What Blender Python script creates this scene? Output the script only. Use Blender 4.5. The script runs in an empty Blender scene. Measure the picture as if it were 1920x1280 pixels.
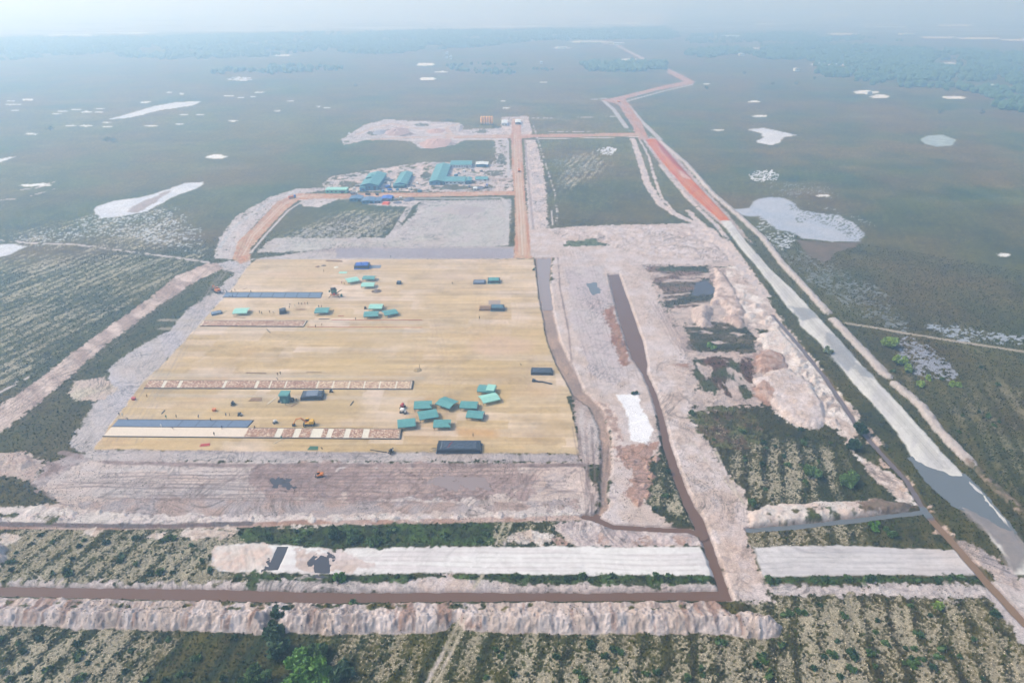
import bpy, bmesh, math, random
import numpy as np
from mathutils import Vector, Matrix

# ---------------------------------------------------------------- camera, sky, sun, exposure
scene = bpy.context.scene
R = math.radians
CAM_H = 170.0
F_PX, CX, CY = 1280.0, 960.0, 640.0          # focal length and centre for a 1920 x 1280 picture
PITCH = math.atan((CY + 15.0) / F_PX)
cp, sp = math.cos(PITCH), math.sin(PITCH)
cam_d = bpy.data.cameras.new("camera")
cam_d.sensor_width = 36.0
cam_d.lens = 24.0
cam_d.clip_start = 1.0
cam_d.clip_end = 60000.0
cam = bpy.data.objects.new("camera", cam_d)
cam.location = (0, 0, CAM_H)
cam.rotation_euler = (math.pi / 2 - PITCH, 0, 0)
scene.collection.objects.link(cam)
scene.camera = cam

SUN_EL, SUN_AZ = 48.0, -88.0                  # to the left; azimuth from +Y, clockwise
world = bpy.data.worlds.new("World")
scene.world = world
world.use_nodes = True
wn = world.node_tree.nodes
sky = wn.new("ShaderNodeTexSky")
sky.sky_type = 'NISHITA'
sky.sun_disc = False
sky.sun_elevation = R(SUN_EL)
sky.sun_rotation = R(SUN_AZ)
sky.air_density = 1.0
sky.dust_density = 2.5
sky.ozone_density = 1.0
world.node_tree.links.new(sky.outputs[0], wn["Background"].inputs[0])
wn["Background"].inputs[1].default_value = 0.17
sun_d = bpy.data.lights.new("sun", 'SUN')
sun_d.energy = 2.3
sun_d.angle = R(10)
sun_d.color = (1.0, 0.94, 0.85)
sun = bpy.data.objects.new("sun", sun_d)
az, el = R(SUN_AZ), R(SUN_EL)
to_sun = Vector((math.sin(az) * math.cos(el), math.cos(az) * math.cos(el), math.sin(el)))
sun.rotation_euler = to_sun.to_track_quat('Z', 'Y').to_euler()
sun.location = (0, 0, 400)
scene.collection.objects.link(sun)
scene.view_settings.view_transform = 'Standard'
scene.view_settings.look = 'None'
scene.view_settings.gamma = 1
scene.view_settings.exposure = 0.62
scene.cycles.use_denoising = True
scene.cycles.max_bounces = 10
scene.cycles.volume_bounces = 8
scene.cycles.diffuse_bounces = 3

def at(x, y, z=0.0):
    """the place at height z that the photograph shows at (x, y) of its 1920 x 1280 pixels"""
    dx, dy, dz = x - CX, F_PX * cp + (CY - y) * sp, -F_PX * sp + (CY - y) * cp
    t = (CAM_H - z) / -dz
    return (dx * t, dy * t)

def pxm(y):
    """picture pixels per metre at row y"""
    X, Y = at(CX, y)
    return F_PX / (Y * cp + CAM_H * sp)

# ---------------------------------------------------------------- helpers
def tag(o, label=None, cat=None, group=None, kind=None):
    if label: o["label"] = label
    if cat: o["category"] = cat
    if group: o["group"] = group
    if kind: o["kind"] = kind
    return o

def lin(c):
    c = c / 255.0
    return c / 12.92 if c <= 0.04045 else ((c + 0.055) / 1.055) ** 2.4

def col(r, g, b, k=0.50):
    return np.array([lin(r) * k, lin(g) * k, lin(b) * k], dtype=np.float32)

# ---------------------------------------------------------------- value noise
def _h(ix, iy, seed):
    h = (ix.astype(np.int64) * 374761393 + iy.astype(np.int64) * 668265263 + seed * 1442695041) & 0xFFFFFFFF
    h = ((h ^ (h >> 13)) * 1274126177) & 0xFFFFFFFF
    h = ((h ^ (h >> 16)) * 2246822519) & 0xFFFFFFFF
    return ((h ^ (h >> 15)) & 0xFFFFFF).astype(np.float32) / 16777215.0

def vn(x, y, seed=0):
    fx, fy = np.floor(x), np.floor(y)
    tx, ty = (x - fx).astype(np.float32), (y - fy).astype(np.float32)
    tx = tx * tx * (3 - 2 * tx); ty = ty * ty * (3 - 2 * ty)
    ix, iy = fx.astype(np.int64), fy.astype(np.int64)
    a, b = _h(ix, iy, seed), _h(ix + 1, iy, seed)
    c, d = _h(ix, iy + 1, seed), _h(ix + 1, iy + 1, seed)
    return (a + (b - a) * tx) * (1 - ty) + (c + (d - c) * tx) * ty      # 0..1

def fbm(x, y, s, octv=3, seed=0, gain=0.55):
    t = np.zeros(x.shape, np.float32); w = 1.0; tot = 0.0
    for o in range(octv):
        k = 2.03 ** o / s
        cx, sx_ = math.cos(o * 1.1 + seed), math.sin(o * 1.1 + seed)
        t += w * vn((x * cx - y * sx_) * k + 17.3 * o, (x * sx_ + y * cx) * k - 9.1 * o, seed * 31 + o)
        tot += w; w *= gain
    return t / tot * 2 - 1                                            # -1..1

def sstep(a, b, x):
    t = np.clip((x - a) / (b - a), 0, 1)
    return t * t * (3 - 2 * t)
# ---------------------------------------------------------------- the land: one height and colour field over a fan-shaped grid
STEP = 1.6
gx = np.arange(-520, 2440 + STEP, STEP)
gy = np.concatenate([np.array([-0.5]), np.arange(0.8, 1580, STEP)])
NC, NR = len(gx), len(gy)
GX, GY = np.meshgrid(gx, gy)
_dy = F_PX * cp + (CY - GY) * sp
_dz = F_PX * sp - (CY - GY) * cp
_t = CAM_H / _dz
X = ((GX - CX) * _t).ravel().astype(np.float64)
Y = (_dy * _t).ravel().astype(np.float64)
D = np.hypot(X, Y)
N = X.size
Z = np.zeros(N, np.float32)
C = np.zeros((N, 3), np.float32)
VEG = np.ones(N, np.float32)          # how much plant cover is left
CLS = np.zeros(N, np.int16)           # which surface object a point belongs to
RES = (_t.ravel() * STEP * 1.4).astype(np.float32)   # local grid spacing in metres (across)

def wpts(pts, z=0.0):
    return np.array([at(p[0], p[1], z) for p in pts])

def near_idx(P, m):
    lo, hi = P.min(0) - m, P.max(0) + m
    return np.nonzero((X > lo[0]) & (X < hi[0]) & (Y > lo[1]) & (Y < hi[1]))[0]

def seg_dist(x, y, P, closed):
    n = len(P); d = np.full(x.shape, 1e18); inside = np.zeros(x.shape, bool)
    for i in range(n if closed else n - 1):
        a, b = P[i], P[(i + 1) % n]
        ab = b - a; L = ab @ ab + 1e-12
        u = np.clip(((x - a[0]) * ab[0] + (y - a[1]) * ab[1]) / L, 0, 1)
        d = np.minimum(d, (x - a[0] - u * ab[0]) ** 2 + (y - a[1] - u * ab[1]) ** 2)
        if closed and a[1] != b[1]:
            c = ((a[1] > y) != (b[1] > y))
            inside ^= c & (x < (b[0] - a[0]) * (y - a[1]) / (b[1] - a[1]) + a[0])
    d = np.sqrt(d)
    return np.where(inside, d, -d) if closed else d

def area(pts, rag=1.0, rs=5.0, z=0.0, reach=6.0, seed=1):
    """(indices, signed distance in metres, positive inside, with a ragged edge)"""
    P = wpts(pts, z); i = near_idx(P, reach + rag)
    d = seg_dist(X[i], Y[i], P, True)
    if rag: d = d + rag * fbm(X[i], Y[i], rs, 3, seed) + .6 * min(rag, 1.5) * fbm(X[i], Y[i], 1.6, 2, seed + 50)
    return i, d

def strip(pts, w, rag=0.5, rs=4.0, z=0.0, reach=6.0, seed=2):
    """like area(), along a line; w = full width in metres"""
    P = wpts(pts, z); i = near_idx(P, reach + w)
    d = w / 2 - seg_dist(X[i], Y[i], P, False)
    if rag: d = d + rag * fbm(X[i], Y[i], rs, 3, seed)
    return i, d

def paint(sel, c1, c2=None, s=6.0, amp=0.12, feather=0.5, cover=1.0, cls=None, streak=None, seed=5, thin=0.0, veg=0.0, fine=0.11, spat=0, mark=0, mdir=None):
    i, d = sel
    m = sstep(-feather, feather, d)
    x, y = X[i], Y[i]
    if streak is not None:                      # (direction in degrees from +Y, stretch)
        a = R(streak[0]); u = x * math.sin(a) + y * math.cos(a); v = x * math.cos(a) - y * math.sin(a)
        xs, ys = v, u / streak[1]
    else: xs, ys = x, y
    n = np.clip(fbm(xs, ys, s, 4, seed) * 1.7, -1, 1)
    n2 = fbm(x, y, 1.3, 3, seed + 3) * 1.6 * np.clip(1.3 / RES[i], .35, 1)
    if spat:                                    # crumbs spilling over the edge
        m = sstep(-.5, .5, d + spat * fbm(x, y, 1.5, 3, seed + 9) * 1.5)
    if thin > 0:                                # broken cover: gaps where the plants show
        m = m * sstep(-0.1, 0.15, fbm(xs, ys, s * 0.6, 3, seed + 7) + 1 - 2 * thin)
    m = (m * cover).astype(np.float32)
    k = np.clip(0.5 + n * 1.1, 0, 1)[:, None]
    base = c1 * (1 - k) + (c2 if c2 is not None else c1) * k
    base = base * (1 + amp * n[:, None] + fine * n2[:, None])
    if mark:
        t1 = fbm(x, y, 26, 3, seed + 31); t2 = fbm(x, y, 9, 3, seed + 32)
        w1 = (.42 * sstep(.05, .55, t1) * (.5 + .5 * sstep(-.3, .4, t2)))[:, None]; w2 = (.38 * sstep(.0, .5, -t1) * sstep(-.4, .4, t2))[:, None]
        base = base * (1 - w1) + base * np.array([.93, .80, .72]) * w1
        base = base * (1 - w2) + base * np.array([.80, .80, .81]) * w2
    if mark:                                    # ruts and drag marks: dark and light threads
        wa = fbm(x, y, 60, 2, seed + 21) * 1.2 + (R(mdir) if mdir is not None else 0)
        uu, vv_ = x * np.sin(wa) + y * np.cos(wa), x * np.cos(wa) - y * np.sin(wa)
        r1 = 1 - np.abs(fbm(vv_, uu / 9, 3.2, 3, seed + 22)) * 2.4
        r2 = 1 - np.abs(fbm(x, y, 7, 3, seed + 23)) * 2.6
        g1 = sstep(-.2, .5, fbm(x, y, 22, 2, seed + 24))
        base = base * (1 - mark * (sstep(.55, 1, r1) * g1 + .5 * sstep(.7, 1, r2)) * np.clip(2.2 / RES[i], .3, 1))[:, None]
    C[i] = C[i] * (1 - m[:, None]) + base * m[:, None]
    VEG[i] = VEG[i] * (1 - m) + veg * m
    if cls is not None: CLS[i[m > 0.5]] = cls
    return i, m

def rough(sel, amp, s, feather=1.0, seed=9, octv=3, ridged=False):
    i, d = sel
    n = fbm(X[i], Y[i], s, octv, seed)
    if ridged: n = 1 - 2 * np.abs(n)
    Z[i] += (sstep(-feather, feather, d) * n * amp).astype(np.float32)

def mound(sel, h, slope, rag=0.35, s=3.0, seed=11, steps=None):
    """a heap that rises from its outline at the slope of loose soil up to h metres"""
    i, d = sel
    n = fbm(X[i], Y[i], s, 4, seed)
    g = fbm(X[i], Y[i], s * 4, 2, seed + 4)
    t = np.clip(d * slope / h, 0, 1)
    n2 = 1 - 2 * np.abs(fbm(X[i], Y[i], s * .8, 3, seed + 8))
    Z[i] = np.maximum(Z[i], (h * (t * (2 - t)) * (1 + 0.4 * g) + (rag * n + .3 * n2) * np.clip(d, 0, 1) * min(1, h / 2)).astype(np.float32))

# colours of the place
WSAND, WSAND2 = col(236, 230, 226), col(214, 205, 205)
PSAND, PSAND2 = col(220, 204, 196), col(190, 170, 162)
LSAND, LSAND2 = col(206, 200, 200), col(180, 172, 174)
MUD, MUD2 = col(178, 156, 150), col(142, 122, 118)
OCH, OCH2 = col(196, 158, 138), col(176, 132, 110)
PAD1, PAD2 = col(218, 194, 154, .6), col(200, 174, 130, .6)
RED, RED2 = col(240, 132, 34), col(216, 104, 34)
RROAD, RROAD2 = col(234, 198, 164), col(212, 152, 112)
GREEN, OLIVE, BROWNV = col(66, 80, 14), col(98, 92, 24), col(110, 84, 38)
STALK = col(198, 188, 164, .62)

WSAND, WSAND2, PSAND, PSAND2, LSAND, LSAND2 = [q_ * np.array([1.20, 1.16, 1.11]) for q_ in (WSAND, WSAND2, PSAND, PSAND2, LSAND, LSAND2)]
# --- plant cover everywhere: patches, then planted rows with bare sandy bands
ROW = R(17.0)
U = X * math.sin(ROW) + Y * math.cos(ROW)
V = X * math.cos(ROW) - Y * math.sin(ROW)
big = fbm(X, Y, 160, 3, 21); mid = fbm(X, Y, 28, 3, 22)
fin = fbm(X, Y, 2.2, 3, 23) * np.clip(2.2 / RES, 0, 1)
k = np.clip(0.45 + 0.7 * big + 0.35 * mid, 0, 1)[:, None]
C[:] = GREEN * (1 - k) + OLIVE * k
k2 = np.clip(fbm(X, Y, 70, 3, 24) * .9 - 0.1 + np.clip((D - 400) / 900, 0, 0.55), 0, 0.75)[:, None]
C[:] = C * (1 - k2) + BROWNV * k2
C *= (1 + 0.25 * mid + 0.5 * fin)[:, None]
sp_ = sstep(.62, .8, vn(X / .9 + 3, Y / .9, 41)) * np.clip(1.0 / RES, 0, 1) * .35 * sstep(-.3, .5, fbm(X, Y, 18, 2, 42))
C[:] = C * (1 - sp_[:, None]) + col(150, 138, 104) * sp_[:, None]
far_streak = fbm(X / 6.0, Y, 22, 3, 26) * np.clip((D - 350) / 500, 0, 1)
C *= (1 + 0.18 * far_streak)[:, None]
pp_ = (sstep(.30, .62, fbm(X / 3.0, Y, 26, 3, 27)) * np.clip((D - 380) / 400, 0, 1) * .16)[:, None]
C[:] = C * (1 - pp_) + col(150, 138, 116) * pp_
gp_ = (sstep(.2, .6, fbm(X / 2.0, Y, 60, 3, 28)) * np.clip((D - 380) / 400, 0, 1) * .18)[:, None]
C[:] = C * (1 - gp_) + GREEN * .8 * gp_
C *= (1 + .55 * sstep(420, 1000, D))[:, None]  # plain lightens away from the camera: some haze is put into its colour
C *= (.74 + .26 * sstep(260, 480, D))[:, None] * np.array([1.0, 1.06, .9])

BARE = np.zeros(N, np.float32); BARE[:] = 0.02
def bare(pts, v, f=8.0, rag=4.0):
    i, d = area(pts, rag, 20, reach=f + 6); m = sstep(-f, f, d); BARE[i] = BARE[i] * (1 - m) + v * m
bare([(-520, 985), (420, 990), (480, 1080), (420, 1110), (-520, 1110)], 0.62)
bare([(-520, 1170), (250, 1180), (330, 1200), (240, 1290), (200, 1580), (-520, 1580)], 0.52)
bare([(600, 1190), (860, 1190), (860, 1580), (500, 1580), (560, 1290)], 0.34)
bare([(860, 1190), (1460, 1200), (1460, 1580), (860, 1580)], 0.46)
bare([(1420, 1120), (1860, 1120), (1990, 1290), (2200, 1580), (1400, 1580), (1440, 1200)], 0.60)
bare([(1330, 800), (1460, 830), (1500, 930), (1410, 945), (1370, 900)], 0.50)
bare([(1460, 830), (1560, 850), (1560, 930), (1500, 930)], 0.25)
bare([(1640, 700), (1700, 690), (1900, 720), (2200, 760), (2300, 1000), (1960, 980), (1800, 800)], 0.08)
bare([(1420, 995), (1600, 985), (1600, 1022), (1420, 1022)], 0.42)
bare([(930, 985), (1060, 985), (1060, 1022), (930, 1022)], 0.5)
bare([(1250, 850), (1290, 975), (1220, 940)], 0.4, 3, 1)
bare([(-520, 470), (380, 480), (300, 530), (60, 690), (-100, 800), (-520, 900)], 0.30)
bare([(0, 440), (180, 400), (300, 380), (390, 470), (60, 470)], 0.20)
bare([(640, 395), (760, 395), (720, 450), (520, 450)], 0.26)
bare([(1060, 300), (1120, 280), (1140, 310), (1060, 360)], 0.28)
per = 7.2
prof = 0.5 + 0.5 * np.cos(2 * math.pi * (V / per + 0.34 * fbm(X, Y, 22, 3, 31) + .12 * fbm(X, Y, 4, 2, 37)))
stalk_n = np.clip((1 - 2.6 * np.abs(fbm(X, Y, 1.2, 3, 32))) * .8 + .6 * fbm(X, Y, .6, 2, 39), -1, 1) * np.clip(1.5 / RES, 0.3, 1)
gapn = fbm(V, U / 3.5, 9, 2, 33)
bm = sstep(0.80, 1.36, BARE * 1.02 + sstep(.05, .7, prof) * 0.42 + stalk_n * 0.80 + gapn * 0.50 + .36 * fbm(X, Y, 5, 3, 36)) * np.clip(BARE * 6, 0, 1)
bm = (bm * 0.72)[:, None]
C[:] = C * (1 - bm) + (STALK * (1 + 0.25 * fbm(X, Y, 5, 2, 34)[:, None])) * bm
darkrow = np.clip(BARE * 2.2, 0, 1) * sstep(0.25, 0.0, prof) * 0.4 * (.4 + .6 * vn(V / 7, U / 12, 38))
C *= (1 - darkrow)[:, None]
rb_ = (prof * .38 * np.clip((620 - D) / 200, 0, 1) * sstep(-.3, .5, fbm(X, Y, 30, 2, 44)))[:, None]
C[:] = C * (1 - rb_) + col(128, 112, 70) * rb_
yel = sstep(0.25, 0.6, fbm(X, Y, 14, 3, 35)) * 0.35 * np.clip((520 - D) / 300, 0, 1)
C[:] = C * (1 - yel[:, None]) + col(120, 112, 44) * yel[:, None]
Z += (np.clip((430 - D) / 200, 0, 1) * (0.28 * fin + 0.22 * stalk_n + 0.18 * (0.5 - prof) * np.clip(BARE * 3, 0, 1))).astype(np.float32)
DARKV = VEG.copy()

def flat(sel, z=0.0, feather=1.0):
    i, d = sel; m = sstep(-feather, feather, d)
    Z[i] = (Z[i] * (1 - m) + z * m).astype(np.float32)

# --- far pale flats and dashes (sand pans in the plain)
FAR_E = [(53,187,12,1.2),(23,196,14,1.3),(20,190,8,1),(28,207,7,1),(117,209,9,1),(107,214,8,1),(143,206,9,1),(162,210,11,1.2),(186,204,9,1),(186,210,7,1),
 (132,236,10,1.3),(160,236,11,1.6),(202,238,9,1.3),(200,230,7,1),(283,236,12,1.3),(337,233,8,1.2),(437,227,9,1.2),(127,101,23,1.5),(317,173,7,.9),(340,176,7,.9),
 (272,192,12,1),(428,180,9,1),(451,183,8,.8),(475,181,8,.8),(487,173,13,1),(545,190,6,.9),(520,208,8,1),(375,215,7,1),(344,215,7,1),(597,200,6,.9),(613,202,6,.9),
 (530,104,16,2),(343,105,9,1.2),(797,121,17,3),(827,135,13,1.3),(802,148,16,2.4),(1053,90,17,2.2),(1107,79,36,2),(950,203,9,1),(943,190,5,.8),
 (1583,64,32,1.6),(1760,70,36,1.8),(1833,72,38,2),(1910,75,36,2.2),(1793,48,34,1.6),(1570,29,28,1.3),(1370,69,26,1.8),(1407,91,16,2.2),(1557,120,38,4),(1623,173,24,3),
 (1650,181,18,3.4),(1787,183,20,3),(1897,167,22,3),(1783,119,18,1.6),(1860,126,18,1.4),(1423,218,15,2),(1413,191,12,1.6),(1180,112,16,2),(405,294,19,4.2),
 (1346,244,10,1.4),(1543,367,13,2.2),(1882,478,11,3),(1138,283,16,7),(1434,330,26,10),(450,148,24,3.5),(70,347,32,2.2),(1020,155,8,1),(60,251,12,1.1),(1325,157,8,.8),
 (240,62,60,1.2),(430,58,50,1.3),(700,52,70,1.4),(960,50,80,1.5),(1150,44,60,1.2),(130,66,50,1.2),(560,50,45,1),(820,40,60,1),(1050,30,60,.9),(640,34,60,.9),(480,70,22,1.6),(1440,45,50,1),(1660,50,40,1)]
for q, (ex, ey, rx, ry) in enumerate(FAR_E):
    if ry > 5 or (ex, ey) == (450, 148): continue
    n_ = 14
    pts = [(ex + rx * math.cos(2*math.pi*k_/n_), ey + max(ry, .8) * math.sin(2*math.pi*k_/n_)) for k_ in range(n_)]
    L = rx / pxm(ey)
    paint(area(pts, L * 0.34, L * 0.4, reach=L * 0.6 + 4, seed=q), col(240,238,232,.8), col(222,222,218,.75), s=max(5, L * .3), amp=.1, feather=max(1.5, L * .10), cover=0.95, thin=0.2)
paint(area([(-520,66),(0,68),(240,62),(640,58),(900,54),(1250,48),(1250,22),(900,14),(-520,14)], 60, 300, reach=500, seed=9), col(236,232,226), col(206,200,190), s=160, amp=.1, feather=60, cover=.75, thin=.30, streak=(90, 4))
paint(area([(1250,60),(1500,56),(1920,70),(2440,70),(2440,20),(1250,20)], 60, 300, reach=500, seed=10), col(220,218,210), col(170,170,160), s=160, amp=.1, feather=60, cover=.6, thin=.5, streak=(90, 5))
def fp(pts, c1=col(222,224,226,.7), c2=col(204,208,214,.7), rag=3, rs=12, cover=1, thin=0, f=1.5, seed=3, speck=0, **kw):
    sel = area(pts, rag, rs, reach=14, seed=seed)
    if speck:                                     # clumps of reed and bare crumbs
        i, d = sel; q = vn(X[i] / 1.7, Y[i] / 1.7, seed) * .6 + vn(X[i] / .9 + 9, Y[i] / .9, seed + 1) * .4 + .13 * fbm(X[i], Y[i], 14, 2, seed + 2) - .10 * sstep(14, 0, d); f = .2; cover *= .72 if speck > .48 else 1
        sel = (i, np.where(q > speck, d, -99.0)); 
    return paint(sel, c1, c2, s=14, amp=.05, feather=f, cover=cover, thin=thin, seed=seed, **kw)
for q, (ex, ey, rx, ry) in enumerate([(1138,283,17,8),(1434,330,28,11),(450,148,26,4),(660,250,10,3)]):
    fp([(ex + rx * math.cos(a_), ey + ry * math.sin(a_)) for a_ in np.linspace(0, 6.28, 12)[:-1]], cover=.95, speck=.40, rag=5, seed=40 + q)
fp([(203,224),(240,214),(290,199),(330,192),(378,190),(362,198),(300,207),(245,221)])
fp([(175,402),(180,388),(215,377),(258,371),(290,364),(345,343),(382,341),(372,352),(320,372),(275,396),(222,406),(190,409)])
fp([(238,397),(262,380),(320,356),(312,366),(275,388),(255,399)], col(196,178,170), col(186,168,160), cover=.9)
fp([(-300,470),(-60,462),(30,456),(54,462),(20,476),(-40,492),(-300,520)])
fp([(-160,306),(-20,300),(27,294),(0,306),(-160,320)])
fp([(1398,243),(1430,240),(1470,248),(1492,254),(1470,258),(1462,268),(1445,272),(1420,268),(1417,264),(1432,258),(1425,249)])
fp([(1725,262),(1740,254),(1770,253),(1793,263),(1785,273),(1755,275),(1735,270)], col(206,222,216), col(178,196,196), rag=1)
PONDP = [(1372,393),(1405,390),(1415,376),(1440,369),(1470,371),(1488,380),(1500,394),(1540,400),(1575,404),(1605,420),(1620,440),(1612,453),(1560,453),(1505,447),(1490,437),(1455,430),(1425,406),(1380,404)]
fp(PONDP, col(212,218,228), col(196,206,220), rag=2, rs=7)
fp([(1480,384),(1545,396),(1612,418),(1624,446),(1600,452),(1560,425),(1520,412),(1495,420),(1490,400)], GREEN * 1.5, OLIVE, cover=.95, speck=.50, rag=4)
fp([(1500,380),(1560,395),(1640,425),(1620,410),(1540,382)], col(212,218,226), col(196,206,216), cover=.9, speck=.62, rag=4)
fp([(1425,400),(1450,430),(1490,440),(1490,462),(1465,470),(1420,430)], col(214,220,228,.7), col(198,206,216,.7), cover=.95, speck=.50)
fp([(1494,450),(1560,455),(1618,454),(1580,470),(1545,490),(1515,478)], col(150,128,112), col(126,112,98), cover=.8)
fp([(1440,480),(1500,470),(1570,500),(1650,540),(1720,620),(1690,625),(1600,590),(1500,520)], col(176,186,192), col(150,160,168), cover=.8, speck=.60)
fp([(1440,340),(1560,345),(1580,375),(1480,368),(1440,372)], col(196,204,210), col(170,178,186), cover=.8, speck=.66)
fp([(1720,608),(1800,612),(1900,628),(2300,650),(2300,672),(1900,645),(1800,640)], col(180,188,198,.65), col(160,170,182,.65), cover=.9, speck=.47)
fp([(1680,645),(1700,632),(1740,645),(1790,690),(1796,708),(1770,714),(1710,700),(1690,680)], col(168,172,184,.6), col(146,152,164,.6), cover=.9, speck=.42, rag=2)
fp([(20,445),(120,425),(180,400),(260,395),(330,390),(380,430),(380,480),(330,470),(200,440),(60,462)], col(210,216,220,.7), col(186,192,198,.7), cover=.9, speck=.60)
fp([(1030,300),(1110,290),(1130,310),(1050,360)], col(170,178,176), col(150,158,156), cover=.8, speck=.6)
fp([(560,430),(700,400),(740,400),(720,450),(520,455)], col(206,202,202), col(186,182,184), cover=.85, speck=.56)
def trail(pts, w, c1=WSAND2, c2=LSAND, thin=0.15, cover=.9, rag=.5, **kw):
    return paint(strip(pts, w, rag, 5), c1, c2, s=5, amp=.1, feather=.5, thin=thin, cover=cover, **kw)
trail([(-300,600),(0,735),(50,708)], 2.4, thin=.5)
trail([(0,450),(60,456),(140,458),(230,470),(330,483),(390,492)], 3.2, thin=.45)
trail([(1588,606),(1640,614),(1700,625),(1800,641),(1920,659),(2440,720)], 2.6, col(214,200,180), col(196,184,166), thin=.05)
trail([(0,375),(40,372),(105,354)], 3, thin=.5); trail([(38,356),(70,352),(104,340)], 4, thin=.4)
trail([(995,222),(1100,220),(1160,218)], 3.5, thin=.4)
trail([(1000,235),(1030,330),(1040,360),(1045,400),(1042,420)], 1.8, thin=.5); trail([(1036,422),(1034,395)], 1.5, thin=.2)

# --- sandy works areas
def sandy(pts, c1=PSAND, c2=WSAND2, rag=2.0, rs=8, s=7, amp=.14, feather=.6, seed=5, rz=.25, rzs=2.2, spat=1.4, mark=.5, **kw):
    sel = area(pts, rag, rs, reach=8, seed=seed)
    flat(sel, 0.0)
    r_ = paint(sel, c1, c2, s=s, amp=amp, feather=feather, seed=seed, spat=spat, mark=mark, **kw)
    if rz: rough(sel, rz * 1.2, rzs * 1.3, seed=seed + 40); rough(sel, rz * .35, .9, seed=seed + 41)
    return sel

# batching-plant yard and the road behind
sandy([(645,272),(640,262),(680,236),(720,224),(760,226),(860,230),(868,243),(950,240),(952,262),(872,262),(852,272),(790,278),(770,265),(700,260)], LSAND, WSAND2, thin=.12, rz=0)
sandy([(600,350),(618,332),(700,318),(800,304),(950,308),(964,318),(964,360),(600,358)], LSAND, PSAND, thin=.38, s=9, rz=0)
sandy([(722,243),(745,240),(780,252),(760,256),(725,253)], MUD, MUD2, rz=0); sandy([(775,268),(830,262),(858,270),(820,276)], MUD, LSAND, rz=0)
sandy([(940,220),(990,218),(998,252),(940,256)], LSAND, PSAND, rz=0)
sandy([(790,376),(958,374),(952,462),(640,468),(480,474),(512,446),(720,446),(776,404)], LSAND, col(208,204,196), s=12, amp=.12, seed=8, rz=.3, rzs=6)
sandy([(560,372),(640,372),(600,388),(565,386)], LSAND, WSAND2, thin=.2, rz=0)
trail([(770,385),(735,440)], 5, LSAND2, LSAND, thin=.3); trail([(800,385),(750,445)], 4, LSAND2, LSAND, thin=.3)
sandy([(690,378),(790,376),(770,388),(690,384)], LSAND, WSAND2, thin=.1, rz=0)
# bank left of the red road, with a thin ditch
SB = sandy([(404,484),(412,446),(440,408),(502,370),(560,354),(640,350),(600,358),(560,364),(518,382),(470,430),(436,486)], WSAND2, LSAND, thin=.25, rz=.5)
trail([(414,484),(412,462),(440,425),(505,378),(560,358)], 3.0, col(196,204,208), LSAND, thin=0)
# great sand area right of the platform
SANDA = [(985,262),(1004,262),(1012,300),(1022,345),(1024,428),(1140,422),(1320,418),(1402,500),(1300,498),(1212,496),(1236,560),(1262,610),(1292,660),(1300,780),(1232,780),(1240,830),(1214,880),(1206,935),(1262,985),(1300,995),(1312,1022),(1090,1022),(1058,1012),(1040,985),(1110,972),(1140,940),(1146,860),(1140,790),(1090,730),(1045,640),(1030,560),(1035,485),(990,484)]
sA = sandy(SANDA, PSAND, WSAND2, s=9, amp=.12, rz=.22, rzs=3.5, seed=12, mark=.3, mdir=-22)
sandy([(1030,432),(1310,420),(1390,490),(1200,480),(1140,462),(1060,455)], PSAND, WSAND2, s=5, amp=.22, rz=.8, rzs=4, seed=14)
sandy([(1060,500),(1130,500),(1160,600),(1190,690),(1150,720),(1110,700),(1070,600)], col(226,212,212), LSAND, s=14, amp=.08, rz=.12, seed=15, streak=(-25, 5))
sandy([(1003,262),(1016,300),(1022,345),(1028,425),(1006,428),(996,345),(988,264)], WSAND2, PSAND, thin=.05, rz=.3)
sandy([(928,262),(952,262),(955,330),(900,330),(930,300)], WSAND2, LSAND, thin=.35, rz=0)
# bank right of the diagonal canal
sB = sandy([(1206,690),(1290,655),(1302,720),(1300,780),(1335,840),(1372,900),(1402,935),(1412,970),(1402,1000),(1412,1030),(1432,1080),(1452,1130),(1370,1132),(1345,1060),(1300,975),(1270,900),(1240,790)], PSAND, WSAND2, s=5, amp=.18, rz=.3, rzs=3, seed=16)
# tipped spoil along the road
sC = sandy([(1318,505),(1400,498),(1440,560),(1482,620),(1530,680),(1604,770),(1612,805),(1600,840),(1625,860),(1660,880),(1690,905),(1720,945),(1690,940),(1640,900),(1598,850),(1575,810),(1540,790),(1530,805),(1490,800),(1455,775),(1440,750),(1415,720),(1410,690),(1430,655),(1420,640),(1440,620),(1330,605),(1295,590),(1320,560),(1350,550),(1320,520)], PSAND, WSAND, s=6, amp=.2, rz=.5, rzs=3, seed=17, thin=.02)
# brown and green patches inside
def vegp(pts, c1, c2, s=5, rag=3.5, cover=.95, thin=0, seed=19, **kw):
    sel = area(pts, rag, 6, seed=seed)
    Z[sel[0]] += (sstep(0, 1, sel[1]) * .3 * fbm(X[sel[0]], Y[sel[0]], 2.0, 3, seed)).astype(np.float32)
    return paint(sel, c1, c2, s=s, amp=.35, feather=.8, cover=cover, thin=thin, seed=seed, veg=.8, fine=.45, spat=1.0, **kw)
sandy([(1200,496),(1340,496),(1360,560),(1440,640),(1425,760),(1350,762),(1300,780),(1285,700),(1270,620)], PSAND, col(196,182,176), s=5, amp=.2, rz=.3, seed=18, spat=3)
vegp([(1208,498),(1325,500),(1350,545),(1325,575),(1255,578),(1238,545)], col(158,128,112), col(98,88,70), s=9, thin=.42, streak=(90, 4))
vegp([(1230,498),(1325,500),(1330,510),(1235,508)], col(90,96,66), col(80,90,56))
vegp([(1300,530),(1325,524),(1350,545),(1330,562),(1290,566),(1250,578),(1245,568),(1295,555)], col(88,90,76), col(74,80,66))
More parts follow.
